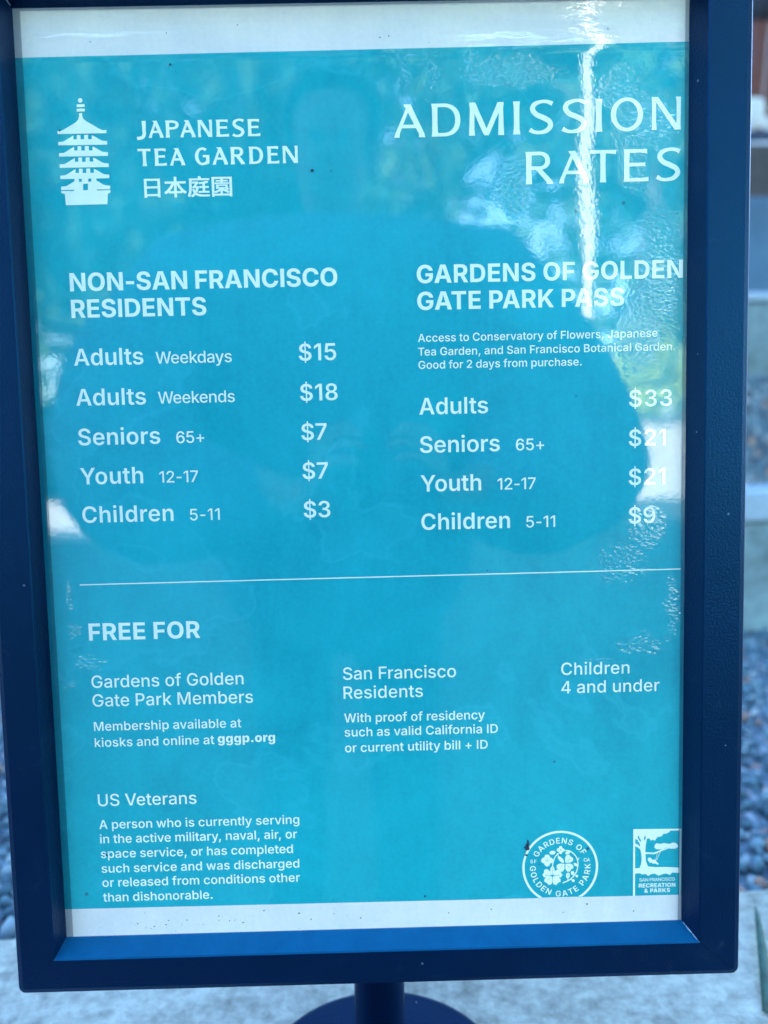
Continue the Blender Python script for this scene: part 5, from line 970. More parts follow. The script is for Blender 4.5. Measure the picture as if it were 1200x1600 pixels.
# planting bed of pebbles behind the wall
bm = bmesh.new()
nx, ny = 70, 40
gv = [[bm.verts.new(ROT @ Vector((-3 + 6 * i / nx, .272 + 1.35 * j / ny, CAP_Z - .022 + .012 * noise.noise(Vector((i * .9, j * .9, 1)))))) for j in range(ny + 1)] for i in range(nx + 1)]
for i in range(nx):
    for j in range(ny):
        bm.faces.new((gv[i][j], gv[i + 1][j], gv[i + 1][j + 1], gv[i][j + 1]))
struct(bm_obj('gravel_bed', bm, M_BED, smooth=True))
def pebble_mat():
    m, nt, B, N, L = new_mat('pebbles')
    g = N('NewGeometry')
    c = ramp(N, L, g.outputs['Random Per Island'], ((0.0, (0.03, 0.09, 0.125)), (.25, (0.06, 0.145, 0.19)), (.5, (0.105, 0.20, 0.245)), (.72, (0.17, 0.265, 0.30)), (.88, (0.22, 0.15, 0.12)), (.93, (0.34, 0.4, 0.42))), 'CONSTANT')
    L(c.outputs[0], B.inputs['Base Color'])
    B.inputs['Roughness'].default_value = 0.7
    return m
M_PEB = pebble_mat()
V, F = [], []
ico = bmesh.new(); bmesh.ops.create_icosphere(ico, subdivisions=1, radius=1)
iv = [v.co.copy() for v in ico.verts]; ico.verts.index_update(); fi = [tuple(v.index for v in f.verts) for f in ico.faces]; ico.free()
for k in range(9500):
    x = rng.choice((-1, 1)) * rng.uniform(.3, 1.9)
    y = rng.uniform(.285, 1.5)
    s = .005 + .0075 * rng.random() ** 1.5
    M = ROT @ Matrix.Translation((x, y, CAP_Z - .02 + s * .4)) @ Euler((rng.random() * 6, rng.random() * 6, rng.random() * 6)).to_matrix().to_4x4() @ Matrix.Diagonal((s * 1.3, s, s * .65, 1))
    o = len(V)
    V += [M @ q for q in iv]
    F += [tuple(i + o for i in f) for f in fi]
peb = mesh('pebbles', V, F, M_PEB, smooth=True)
peb['kind'] = 'stuff'
peb['label'] = 'blue grey pebbles with a few rusty ones behind the coping'
peb['category'] = 'gravel'

# stone terraces that climb behind the bed: (front y, top z, front material, nosing)
TERR = [(1.50, EYE + -0.138, M_STEP, .085, 'mottled pale concrete terrace step with a light nosing, just behind the pebble bed'),
        (1.86, EYE + 0.210, M_ROUGH, 0, 'rough terrace step faced with exposed stone chips, above the lowest pale step'),
        (2.14, EYE + 0.530, M_STEP, .035, 'pale concrete terrace step with a thin light edge, between rough and smooth steps'),
        (2.52, EYE + 0.985, M_SLATE, 0, 'smooth blue grey terrace step above the thin light edge'),
        (2.80, EYE + 1.300, M_TIMBER, 0, 'topmost terrace step that the person stands on, shadow put into its dark colour')]  # shadow below the person's feet put into this riser's dark material
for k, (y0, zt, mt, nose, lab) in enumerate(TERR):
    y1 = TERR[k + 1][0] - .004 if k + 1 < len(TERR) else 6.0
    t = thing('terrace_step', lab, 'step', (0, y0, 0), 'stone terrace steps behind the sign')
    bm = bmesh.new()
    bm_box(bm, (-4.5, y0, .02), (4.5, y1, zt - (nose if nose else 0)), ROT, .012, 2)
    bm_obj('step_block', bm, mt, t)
    if nose:
        bm = bmesh.new()
        bm_box(bm, (-4.5, y0 - .015, zt - nose + .001), (4.5, y1, zt), ROT, .01, 2)
        bm_obj('nosing', bm, M_NOSE, t)

# ------------------------------------------------------------------ the sign
sign = thing('sign_stand', 'navy framed admission rates sign with turquoise poster on a round pedestal', 'sign', tuple(ROT_ for ROT_ in ROOT))

# frame: a moulded profile swept round the opening and mitred into four rails
OPEN = (-240.4, 221.3, -304.6, 357.9)         # left, right, top, bottom of the visible sheet (poster mm)
# (outward offsets left, right, top, bottom; y depth)
PROF = [((0, 0, 0, 0), .0012), ((0, 0, 0, 0), -.0006), ((3.0, 6.8, 7.0, 6.8), -.0152), ((3.9, 7.9, 8.1, 7.8), -.0160),
        ((27.0, 33.0, 33.0, 29.3), -.0160), ((30.2, 36.1, 36.2, 32.4), -.0150), ((31.7, 37.6, 37.7, 33.8), -.0126), ((31.7, 37.6, 37.7, 33.8), .0130), ((30.2, 36.1, 36.2, 32.4), .0145), ((4, 4, 4, 4), .0145), ((4, 4, 4, 4), .0012)]
RADS = [0, 0, .3, .5, 2.0, 4.5, 5.2, 5.2, 4, 0, 0]
def corner(ix, iz, off, rad, n=5):
    """arc of a rounded corner; ix 0 left 1 right, iz 2 top 3 bottom"""
    X = OPEN[0] - off[0] if ix == 0 else OPEN[1] + off[1]
    Y = OPEN[2] - off[2] if iz == 2 else OPEN[3] + off[3]
    sx = 1 if ix == 0 else -1
    sy = 1 if iz == 2 else -1
    out = []
    for k in range(n):
        a = R(90 * k / (n - 1))
        out.append((X + sx * rad * (1 - math.cos(a)), Y + sy * rad * (1 - math.sin(a))))
    return out            # from the vertical side (k=0) round to the horizontal side
def rail(kind):
    secs = []
    for (off, y), r in zip(PROF, RADS):
        if kind == 'left':
            a, b = corner(0, 3, off, r), corner(0, 2, off, r)
            pts = [a[2], a[1], a[0], b[0], b[1], b[2]]
        elif kind == 'right':
            a, b = corner(1, 2, off, r), corner(1, 3, off, r)
            pts = [a[2], a[1], a[0], b[0], b[1], b[2]]
        elif kind == 'top':
            a, b = corner(0, 2, off, r), corner(1, 2, off, r)
            pts = [a[2], a[3], a[4], b[4], b[3], b[2]]
        else:
            a, b = corner(1, 3, off, r), corner(0, 3, off, r)
            pts = [a[2], a[3], a[4], b[4], b[3], b[2]]
        secs.append([P(x, z, y) for x, z in pts])
    # a hair of a gap at the mitres
    for s in secs:
        for i, j in ((0, 3), (5, 2)):
            d = (s[j] - s[i])
            if d.length > 0:
                s[i] += d.normalized() * .00012
    V = [p for s in secs for p in s]
    n = 6
    F = []
    m = len(secs)
    for i in range(m):
        j = (i + 1) % m
        for k in range(n - 1):
            F.append((i * n + k, i * n + k + 1, j * n + k + 1, j * n + k))
    F.append(tuple(i * n for i in range(m)))
    F.append(tuple(i * n + n - 1 for i in reversed(range(m))))
    o = mesh('frame_rail', V, F, M_FRAME_SKYLIT if kind == 'bottom' else M_FRAME, sign)
    bm = bmesh.new(); bm.from_mesh(o.data)
    bmesh.ops.remove_doubles(bm, verts=bm.verts, dist=1e-6)
    bmesh.ops.recalc_face_normals(bm, faces=bm.faces)
    bm.to_mesh(o.data); bm.free()
    return o
for kind in ('left', 'right', 'top', 'bottom'):
    rail(kind)

# back board, pole and base
bm = bmesh.new()
a, b = P(OPEN[0] - 3, OPEN[2] - 3), P(OPEN[1] + 3, OPEN[3] + 3)
bm_box(bm, (a.x, .0016, b.z), (b.x, .0125, a.z))
bm_obj('back_board', bm, M_FRAME, sign)
bm = bmesh.new()
px = -0.0078
bm_lathe(bm, [(0, CAP_Z + .010), (.0202, CAP_Z + .010), (.0202, EYE + .05), (.019, EYE + .0515), (0, EYE + .0515)], (px, .035), 40)
bm_obj('pole', bm, M_FRAME, sign, True)
bm = bmesh.new()
rb = .104
bm_lathe(bm, [(0, CAP_Z + .0005), (rb - .002, CAP_Z + .0005), (rb, CAP_Z + .0025), (rb, CAP_Z + .0085), (rb - .002, CAP_Z + .011), (rb - .006, CAP_Z + .012), (0, CAP_Z + .0122)], (px, .034), 72)
bm_obj('base_disc', bm, M_FRAME, sign, True)
bm = bmesh.new()
bm_box(bm, (px - .03, .0150, EYE - .12), (px + .03, .0165, EYE + .03), None, .0005, 1)
bm_obj('mounting_plate', bm, M_FRAME, sign)

# pale worn paint along the mitres of the moulding
M_CHIP = plain('worn_mitre', (0.25, 0.36, 0.46), 0.6, 0.5, 140)
for k, (x0, y0, x1, y1, wd) in enumerate(((OPEN[0] - .6, OPEN[3] + 1.2, OPEN[0] - 3.6, OPEN[3] + 7.4, .55), (OPEN[1] + .6, OPEN[3] + .6, OPEN[1] + 7.2, OPEN[3] + 7.3, .7), (OPEN[0] - .4, OPEN[2] - .8, OPEN[0] - 3.4, OPEN[2] - 7.2, .6))):
    a, b = P(x0, y0, -.0022), P(x1, y1, -.0155)
    bm = bmesh.new()
    pts = [a.lerp(b, t / 7) for t in range(8)]
    bm_tube(bm, pts, [wd * .001 * (.35 + .65 * abs(math.sin(2.1 * t + k))) for t in range(8)], 6)
    bm_obj('mitre_chip', bm, M_CHIP, sign, True)

# printed sheet
def sheet(name, x0, x1, y0, y1, y, mat, parent, n=2):
    v = [P(x0, y0, y), P(x1, y0, y), P(x1, y1, y), P(x0, y1, y)]
    return mesh(name, v, [(0, 3, 2, 1)], mat, parent)
poster = sheet('poster', OPEN[0] - 2, OPEN[1] + 2, OPEN[2] - 2, OPEN[3] + 2, 0.0, M_SHEET, sign)
poster['label'] = 'white sheet behind clear film, with pale strips at top and bottom'
teal = mesh('printed_panel', [P(-242.4, -272.4, -.00015), P(222.6, -274.9, -.00015), P(222.6, 338.0, -.00015), P(-242.4, 336.2, -.00015)], [(0, 3, 2, 1)], M_TEAL, poster)
teal['label'] = 'turquoise printed panel that carries the white lettering'

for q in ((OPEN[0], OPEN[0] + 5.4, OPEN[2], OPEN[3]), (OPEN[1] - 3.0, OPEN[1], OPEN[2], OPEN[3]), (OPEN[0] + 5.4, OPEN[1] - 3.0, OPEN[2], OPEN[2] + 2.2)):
    sheet('cover_edge_shade', *q, -.0009, M_EDGE, sign)  # cover rim; the frame's shade and reflection put into its dark tint

def ink(name, pieces, label):
    o = flat(name, pieces, M_INK, poster)
    o['label'] = label
    return o
for t, w, X0, Y, X1, size in LINES:
    ink('lettering', text_pieces(t, w, X0, Y, X1, size), 'white lettering reading ' + t)
ink('lettering', cap_pieces('ADMISSION', [(17.3, 38.8), (43.3, 63.2), (69.1, 93.4), (99.7, 104.5), (110.3, 127.6), (133.0, 150.7), (156.5, 161.5), (167.3, 189.7), (195.7, 215.9)], -214.8, -216.6, 22.0, .165), 'large white title line reading ADMISSION')
ink('lettering', cap_pieces('RATES', [(108.1, 127.4), (131.1, 152.3), (152.4, 171.3), (176.3, 193.7), (198.6, 216.0)], -181.8, -182.4, 21.8, .165), 'large white title line reading RATES')
ink('lettering', cap_pieces('JAPANESE', [(-159.9, -153.4), (-151.9, -141.4), (-140.1, -130.9), (-130.2, -119.4), (-117.9, -108.0), (-105.3, -96.5), (-94.4, -85.9), (-83.6, -75.0)], -217.9, -217.7, 11.4, .205), 'white garden name reading JAPANESE')
ink('lettering', cap_pieces('TEAGARDEN', [(-160.0, -150.9), (-148.5, -140.1), (-138.1, -127.3), (-120.6, -110.6), (-108.7, -97.8), (-96.1, -86.0), (-83.4, -73.6), (-70.8, -62.5), (-60.1, -49.6)], -199.15, -199.2, 11.6, .205), 'white garden name reading TEA GARDEN')
kp = [[(float(q.split(',')[0]), float(q.split(',')[1])) for q in s.split(' ')] for s in KANJI]
kx0 = min(p[0] for c in kp for p in c); kx1 = max(p[0] for c in kp for p in c)
ky0 = min(p[1] for c in kp for p in c); ky1 = max(p[1] for c in kp for p in c)
v, f = fill([[(x + dx, y + dy) for x, y in c] for dx, dy in ((-19, -13), (19, -13), (-19, 13), (19, 13), (0, 0)) for c in kp])
ink('lettering', [([(-156.3 + (x - kx0) / (kx1 - kx0) * 60.2, -177.9 - (y - ky0) / (ky1 - ky0) * 13.7) for x, y in v], f)], 'four white Japanese characters under the garden name')
ink('pagoda_emblem', poly_pieces(PAGODA, PAGODA_HOLES), 'white five-tier pagoda emblem')
ink('divider_line', [([(-216.0, 91.55), (218.4, 90.45), (218.4, 91.25), (-216.0, 92.35)], [(0, 1, 2, 3)])], 'thin white line across the panel')

# round garden emblem
ec = (130.05, 313.9)
def ringpoly(r, n=96):
    return [(ec[0] + r * math.cos(2 * math.pi * i / n), -ec[1] + r * math.sin(2 * math.pi * i / n)) for i in range(n)]
def clip_below(p, y):
    """keep the part of a shape above the lower edge of the print"""
    out = []
    for i in range(len(p)):
        a, b = p[i - 1], p[i]
        ia, ib = a[1] >= y, b[1] >= y
        if ia != ib:
            t = (y - a[1]) / (b[1] - a[1])
            out.append((a[0] + t * (b[0] - a[0]), y))
        if ib:
            out.append(b)
    return out
CUT = -337.2
v, f = fill([ccw(clip_below(ringpoly(28.4), CUT)), cw(clip_below(ringpoly(26.7), CUT - .3))])
pcs = [([(x, -y) for x, y in v], [t for t in f])]
pcs += poly_pieces(EMBLEM, EMBLEM_HOLES)
def arc_text(t, w, size, rbase, a0, a1, inward):
    k = size / 2048
    xs, pos = [], 0
    for i, ch in enumerate(t):
        adv = glyph(w, ch)[0] if ch != ' ' else 760
        xs.append(pos + adv / 2)
        pos += adv
    out = []
    for ch, x in zip(t, xs):
        if ch == ' ':
            continue
        adv, v, f = glyph(w, ch)
        u = (x - xs[0]) / (xs[-1] - xs[0])
        a = R(a0 + (a1 - a0) * u)
        q = []
        for gx, gy in v:
            gx, gy = (gx - adv / 2) * k, gy * k
            if inward:      # bottom arc, letters upright
                rr = rbase - gy
                q.append((ec[0] + rr * math.cos(a) - gx * math.sin(a), ec[1] - (rr * math.sin(a) + gx * math.cos(a))))
            else:
                rr = rbase + gy
                q.append((ec[0] + rr * math.cos(a) + gx * math.sin(a), ec[1] - (rr * math.sin(a) - gx * math.cos(a))))
        out.append((q, f))
    return out
pcs += arc_text('GARDENS OF', 600, 6.0, 18.6, 148, 34, False)
pcs += arc_text('GOLDEN GATE PARK', 600, 6.0, 22.7, 181, 361, True)
pcs += text_pieces('SF', 600, 107.7, 310.1, 112.3, 3.6)
pcs += text_pieces('CA', 600, 147.6, 309.9, 152.4, 3.6)
ink('round_emblem', pcs, 'round white emblem of flowers reading GARDENS OF GOLDEN GATE PARK')

# square parks emblem: white outline, white tree on turquoise, small lettering
(o0, o1, o2, o3), (i0, i1, i2, i3) = BADGE_BOX
zb = 337.75
fr = [[o0, (o1[0], o1[1]), (o1[0], i1[1]), (o0[0], i0[1])], [(o0[0], i0[1] - .05), (i0[0], i0[1] - .05), (i0[0], zb), (o0[0], zb)], [(i1[0], i1[1] - .05), (o1[0], i1[1] - .05), (o1[0], zb), (i1[0], zb)]]
pcs = poly_pieces(fr + BADGE, BADGE_HOLES)
pcs += text_pieces('SAN FRANCISCO', 500, 189.4, 326.7, 216.1, 3.5)
pcs += text_pieces('RECREATION', 740, 189.0, 331.45, 216.5, 4.3)
pcs += text_pieces('& PARKS', 740, 193.2, 335.5, 212.5, 4.3)
ink('parks_emblem', pcs, 'square white emblem of a tree and swing reading SAN FRANCISCO RECREATION & PARKS')

# grime on the film
M_DIRT = plain('dried_dirt', (0.01, 0.035, 0.07), 0.8, 0.3, 300)
def blot(X, Y, a, b, seed, rot=0):
    r_ = random.Random(seed)
    pts = []
    for k in range(14):
        th = 2 * math.pi * k / 14
        q = .75 + .5 * r_.random()
        x, z = a * q * math.cos(th), b * q * math.sin(th)
        pts.append((X + x * math.cos(rot) - z * math.sin(rot), Y + x * math.sin(rot) + z * math.cos(rot)))
    return poly_pieces([pts])
pcs = []
for q in [(105.2, 297.5, 1.9, 2.6, 1), (105.9, 294.0, .8, 2.6, 2), (104.6, 303.6, 1.4, .7, 3), (114.4, 310.8, .6, .6, 4), (150.6, 299.6, .9, .9, 5), (28.5, 333.5, .6, 1.0, 6),
          (-135, -266, .9, .9, 7), (-40, -194, 1.2, 1.0, 8), (-27, -193.5, .5, .5, 9), (-212.5, -224, .5, .8, 10), (-207, 295, .9, .9, 11), (78, 88.5, .5, .5, 12), (15, -282, .5, .5, 13), (-108, 350, .7, .4, 14), (-66, 344, .8, .5, 15), (-126, 344.5, .5, .4, 16), (-20, 349, .8, .4, 17), (46, 347, .5, .5, 18), (78, 345, .6, .5, 19), (150, 343, .6, .6, 20), (132, 349, .4, .4, 21), (185, 349.5, .5, .5, 22)]:
    pcs += blot(*q)
r_ = random.Random(17)
for k in range(46):
    q = r_.random()
    if q < .6:
        X, Y = r_.gauss(-150, 34), r_.gauss(349, 2.2)
    elif q < .8:
        X, Y = r_.uniform(-230, 215), r_.uniform(340, 356)
    else:
        X, Y = r_.uniform(-230, 215), r_.uniform(-298, -277)
    pcs += blot(X, Y, .18 + .5 * r_.random() ** 3, .15 + .35 * r_.random() ** 2, 100 + k, r_.random() * 3)
for q in pcs:
    flat('dirt_spot', [q], M_DIRT, poster, -.0006)

# ------------------------------------------------------------------ people
def skin_mesh(name, chains, mat, parent, sub=2):
    """chains: lists of (point, radius) grown into one smooth skin; chains share a joint when its point repeats"""
    idx, V, Rd, E, roots = {}, [], [], [], []
    for ch in chains:
        prev = None
        new_island = True
        for p, r in ch:
            k = tuple(round(c, 4) for c in p)
            if k not in idx:
                idx[k] = len(V)
                V.append(p)
                Rd.append(r)
            else:
                new_island = False
            if prev is not None and prev != idx[k]:
                E.append((prev, idx[k]))
            prev = idx[k]
        if new_island:
            roots.append(idx[tuple(round(c, 4) for c in ch[0][0])])
    me = bpy.data.meshes.new('sk')
    me.from_pydata(V, E, [])
    ob = bpy.data.objects.new('sk', me)
    C.objects.link(ob)
    ob.modifiers.new('s', 'SKIN')
    sk = me.skin_vertices[0].data
    for i, r in enumerate(Rd):
        sk[i].radius = (r if isinstance(r, tuple) else (r, r))
        sk[i].use_root = i in roots
    sm = ob.modifiers.new('d', 'SUBSURF')
    sm.levels = sub
    sm.render_levels = sub
    dg = bpy.context.evaluated_depsgraph_get()
    ev = ob.evaluated_get(dg)
    m2 = ev.to_mesh()
    v = [tuple(x.co) for x in m2.vertices]
    f = [tuple(p.vertices) for p in m2.polygons]
    ev.to_mesh_clear()
    bpy.data.objects.remove(ob)
    bpy.data.meshes.remove(me)
    return mesh(name, v, f, mat, parent, True)

M_SKIN = plain('skin', (0.16, 0.10, 0.08), 0.55, 0.1, 20)
M_SKIN2 = plain('brown_skin', (0.085, 0.020, 0.013), 0.55, 0.12, 14)
M_COAT = plain('blue_coat', (0.05, 0.13, 0.24), 0.8, 0.25, 9, 0.5, 25)
M_JEANS = plain('jeans', (0.03, 0.05, 0.10), 0.85, 0.2, 30)
M_HAIR = plain('hair', (0.02, 0.015, 0.012), 0.6, 0.3, 60)
M_SHOE = plain('navy_shoe', (0.008, 0.03, 0.075), 0.6, 0.2, 20)
M_SOLE = plain('white_sole', (0.4, 0.46, 0.5), 0.6, 0.05, 20)
M_SOCK = plain('white_sock', (0.5, 0.56, 0.56), 0.85, 0.05, 60)
M_SHORTS = plain('dark_shorts', (0.012, 0.018, 0.03), 0.85, 0.2, 20)
M_SHIRT = plain('white_shirt', (0.7, 0.73, 0.75), 0.8, 0.06, 12)
M_PHONE = plain('black_glass', (0.01, 0.01, 0.012), 0.15, 0.1, 5)
M_EYE = plain('eye', (0.10, 0.09, 0.085), 0.3, 0.03, 5)

def head_parts(body, base, face, parent, M_hair):
    """face: unit vector the person looks along; eyes and hair set on the head"""
    face = Vector(face).normalized()
    side = face.cross(Vector((0, 0, 1))).normalized()
    c = Vector(base)
    for s in (-1, 1):
        bm = bmesh.new()
        bmesh.ops.create_uvsphere(bm, u_segments=10, v_segments=8, radius=.012, matrix=Matrix.Translation(c + face * .082 + side * s * .032 + Vector((0, 0, .005))))
        bm_obj('eye', bm, M_EYE, parent, True)
    bm = bmesh.new()
    bmesh.ops.create_uvsphere(bm, u_segments=24, v_segments=16, radius=.115, matrix=Matrix.Translation(c - face * .022 + Vector((0, 0, .022))) @ Matrix.Diagonal((.88, .95, 1.02, 1)))
    kill = [v for v in bm.verts if (v.co - c).dot(face) > .045 and v.co.z < c.z + .075 or v.co.z < c.z - .085]
    bmesh.ops.delete(bm, geom=kill, context='VERTS')
    bm_obj('hair', bm, M_hair, parent, True)

def head_chain(c, face):
    face = Vector(face).normalized()
    c = Vector(c)
    up = Vector((0, 0, 1))
    side = face.cross(up).normalized()
    return [[(tuple(c - up * .20 - face * .02), .055), (tuple(c - up * .12 - face * .01), .055), (tuple(c - up * .055 + face * .012), .072), (tuple(c + up * .02), .088), (tuple(c + up * .075 - face * .005), .078)],
            [(tuple(c - up * .03 + face * .07), .012), (tuple(c - up * .028 + face * .098), .013)],
            [(tuple(c - up * .066 + face * .078), .014), (tuple(c - up * .066 + face * .088), .011)],
            [(tuple(c + side * .07 - up * .01), .012), (tuple(c + side * .09 - up * .005), .022)],
            [(tuple(c - side * .07 - up * .01), .012), (tuple(c - side * .09 - up * .005), .022)]]

def hand_chains(wrist, palm_dir, curl_dir, thumb_dir, spread, s=1.0):
    """five fingers of their own rooted in the palm; they bend towards curl_dir"""
    w, d, cdir, th, sp = (Vector(v) for v in (wrist, palm_dir, curl_dir, thumb_dir, spread))
    d.normalize(); cdir.normalize(); th.normalize(); sp.normalize()
    pc = w + d * .05 * s
    ch = []
    for k, (off, ln) in enumerate(((-.030, .070), (-.010, .080), (.010, .076), (.029, .060))):
        a = pc + sp * off * s
        b = a + d * .035 * s
        c_ = b + (d * .8 + cdir * .45).normalized() * ln * .42 * s
        e = c_ + (d * .15 + cdir).normalized() * ln * .34 * s
        g = e + (cdir * .8 - d * .5).normalized() * ln * .26 * s
        ch.append([(tuple(a), .011 * s), (tuple(b), .0098 * s), (tuple(c_), .0088 * s), (tuple(e), .0082 * s), (tuple(g), .0068 * s)])
    a = w + d * .025 * s + th * .018 * s
    b = a + (th + d * .4).normalized() * .036 * s
    c_ = b + (d + th * .3 + cdir * .3).normalized() * .032 * s
    ch.append([(tuple(a), .014 * s), (tuple(b), .0115 * s), (tuple(c_), .009 * s)])
    return ch

def pale(v):
    return tuple(v)

# the photographer, seen mirrored in the film: both hands hold a phone up towards the sign
ph = thing('person', 'person in a blue puffy coat holding up a phone, mirrored in the sign', 'person', (0, -1.0, 0))
hc = (0.0, -.93, 1.70)
fw = (0, 1, -.28)
bch = [[((0, -1.02, .98), .12), ((0, -1.02, 1.15), .13), ((0, -1.0, 1.34), .15), ((0, -.985, 1.46), .10), tuple(head_chain(hc, fw)[0][0])]]
bch += head_chain(hc, fw)
for s in (-1, 1):
    bch.append([((0, -.985, 1.46), .10), ((s * .21, -.98, 1.46), .065), ((s * .44, -.80, 1.14), .046), ((s * .115, -.625, EYE - .075), .030), ((s * .098, -.590, EYE - .055), (.034, .018))])
    bch.append([((0, -1.02, .98), .12), ((s * .10, -1.0, .90), .09), ((s * .11, -.99, .50), .06), ((s * .12, -1.01, .09), .042), ((s * .125, -.90, .035), .034)])
    bch += hand_chains((s * .108, -.612, EYE - .065), (-s * .25, .55, .55), (-s, .1, .1), (-s * .3, -.3, .9), (0, -.55, .8))
skin_mesh('body', bch, M_SKIN, ph)
cch = [[((0, -1.0, .72), (.27, .2)), ((0, -1.0, .95), (.29, .21)), ((0, -.99, 1.18), (.34, .215)), ((0, -.985, 1.40), (.19, .17)), ((0, -.985, 1.55), .10)]]
for s in (-1, 1):
    cch.append([((0, -.985, 1.40), (.19, .17)), ((s * .27, -.93, 1.39), .16), ((s * .36, -.86, 1.25), .16), ((s * .385, -.80, 1.06), .165), ((s * .29, -.71, 1.04), .13), ((s * .14, -.64, EYE - .08), .05)])
skin_mesh('coat', cch, M_COAT, ph)
tch = []
for s in (-1, 1):
    tch.append([((0, -1.0, .92), .15), ((s * .11, -1.0, .84), .105), ((s * .115, -.985, .48), .08), ((s * .12, -1.01, .11), .065)])
skin_mesh('trousers', tch, M_JEANS, ph)
for s in (-1, 1):
    skin_mesh('shoe', [[((s * .12, -1.045, .05), .048), ((s * .122, -.98, .052), .050), ((s * .127, -.86, .036), (.045, .034))]], M_SHOE, ph)
head_parts(None, hc, fw, ph, M_HAIR)
for ch in ph.children:            # the photographer stands a little left of the phone
    for v_ in ch.data.vertices:
        v_.co.x -= .07 * min(1, max(0, (.36 - v_.co.y) / .16))
bm = bmesh.new()
bm_box(bm, (-.066, -.563, EYE - .115), (.008, -.5545, EYE + .025), None, .004, 3)
bm_box(bm, (-.020, -.5545, EYE - .015), (.005, -.553, EYE + .018), None, .0005, 1)
tag(bm_obj('smartphone', bm, M_PHONE), 'black phone held up by the photographer', 'phone')

# somebody waiting on the topmost terrace at the right edge of the picture
gx, gy, gz = 1.80, 3.14, EYE + 1.303
w2 = thing('person', 'person in dark shorts, white socks and navy shoes standing on the topmost step', 'person', (gx, gy, gz))
def g(x, y, z):
    return (gx + x, gy + y, gz + z)
hc2 = g(.05, 0, 1.58)
bch = [[(g(.0, 0, .92), .115), (g(.0, 0, 1.08), .115), (g(.02, 0, 1.26), .14), (g(.03, 0, 1.38), .09), tuple(head_chain(hc2, (1, -.3, 0))[0][0])]]
bch += head_chain(hc2, (1, -.3, 0))
for s in (-1, 1):
    bch.append([(g(.03, 0, 1.38), .09), (g(.03, s * .18, 1.37), .06), (g(.0, s * .23, 1.10), .045), (g(.09, s * .22, .87), .030), (g(.11, s * .22, .82), (.018, .034))])
    bch += hand_chains(g(.10, s * .22, .845), (.1, 0, -1), (0, -s, 0), (1, 0, -.4), (1, 0, 0))
for lx, ly in ((-.06, -.10), (.10, .10)):
    bch.append([(g(0, 0, .92), .115), (g(lx * .5, ly, .84), .09), (g(lx * .9, ly, .47), .058), (g(lx - .01, ly, .33), .066), (g(lx - .01, ly, .09), .040), (g(lx + .09, ly, .04), .032)])
skin_mesh('body', bch, M_SKIN2, w2)
skin_mesh('shirt', [[(g(0, 0, .86), .135), (g(0, 0, 1.1), .14), (g(.02, 0, 1.3), .16), (g(.03, 0, 1.42), .08)], [(g(.02, 0, 1.3), .16), (g(.03, .2, 1.35), .08), (g(.0, .235, 1.14), .068)], [(g(.02, 0, 1.3), .16), (g(.03, -.2, 1.35), .08), (g(.0, -.235, 1.14), .068)]], M_SHIRT, w2)
skin_mesh('shorts', [[(g(0, 0, .93), .14), (g(-.03, -.10, .80), .105), (g(-.05, -.105, .52), .090)], [(g(0, 0, .93), .14), (g(.05, .10, .80), .105), (g(.085, .105, .52), .090)]], M_SHORTS, w2)
for lx, ly in ((-.06, -.10), (.10, .10)):
    skin_mesh('sock', [[(g(lx - .01, ly, .26), .066), (g(lx - .01, ly, .16), .058), (g(lx - .008, ly, .07), .050)]], M_SOCK, w2)
    sh = skin_mesh('shoe', [[(g(lx - .055, ly, .068), .044), (g(lx + .02, ly, .066), .046), (g(lx + .13, ly, .052), (.044, .030))]], M_SHOE, w2)
    bm = bmesh.new()
    bm_lathe(bm, [(0, 0), (.05, 0), (.052, .01), (.052, .034), (0, .034)], (0, 0), 24)
    for v_ in bm.verts:
        v_.co = Vector(g(lx + .035 + v_.co.x * 2.6, ly + v_.co.y * 1.02, v_.co.z))
    bm_obj('sole', bm, M_SOLE, sh, True)
head_parts(None, hc2, (1, -.3, 0), w2, M_HAIR)

# ------------------------------------------------------------------ what the film mirrors
def leaf_mat(name, col, var=.45):
    m, nt, B, N, L = new_mat(name)
    gn = N('NewGeometry')
    c = ramp(N, L, gn.outputs['Random Per Island'], ((0.0, tuple(x * (1 - var) for x in col)), (1.0, tuple(x * (1 + var) for x in col))))
    L(c.outputs[0], B.inputs['Base Color'])
    B.inputs['Roughness'].default_value = 0.55
    return m
M_LEAF = leaf_mat('dark_leaf', (0.035, 0.085, 0.03))
M_LEAF2 = leaf_mat('yellow_green_leaf', (0.30, 0.40, 0.05))

def leaves(name, centre, rad, n, size, mat, parent, seed, clumps=14):
    r_ = random.Random(seed)
    cl = []
    for k in range(clumps):
        v_ = Vector((r_.gauss(0, 1), r_.gauss(0, 1), r_.gauss(0, 1))).normalized() * (.35 + .6 * r_.random())
        cl.append((Vector((v_.x * rad[0], v_.y * rad[1], v_.z * rad[2])), .25 + .3 * r_.random()))
    V, F = [], []
    for k in range(n):
        c, q = r_.choice(cl)
        d = Vector((r_.gauss(0, 1), r_.gauss(0, 1), r_.gauss(0, 1))).normalized() * r_.random() ** .45
        p = Vector(centre) + c + Vector((d.x * rad[0], d.y * rad[1], d.z * rad[2])) * q
        a = Vector((r_.gauss(0, 1), r_.gauss(0, 1), r_.gauss(0, 1))).normalized()
        b = a.orthogonal().normalized()
        s = size * (.6 + .8 * r_.random())
        o = len(V)
        V += [p - a * s, p + b * s * .45, p + a * s, p - b * s * .45]
        F.append((o, o + 1, o + 2, o + 3))
    return mesh(name, V, F, mat, parent)

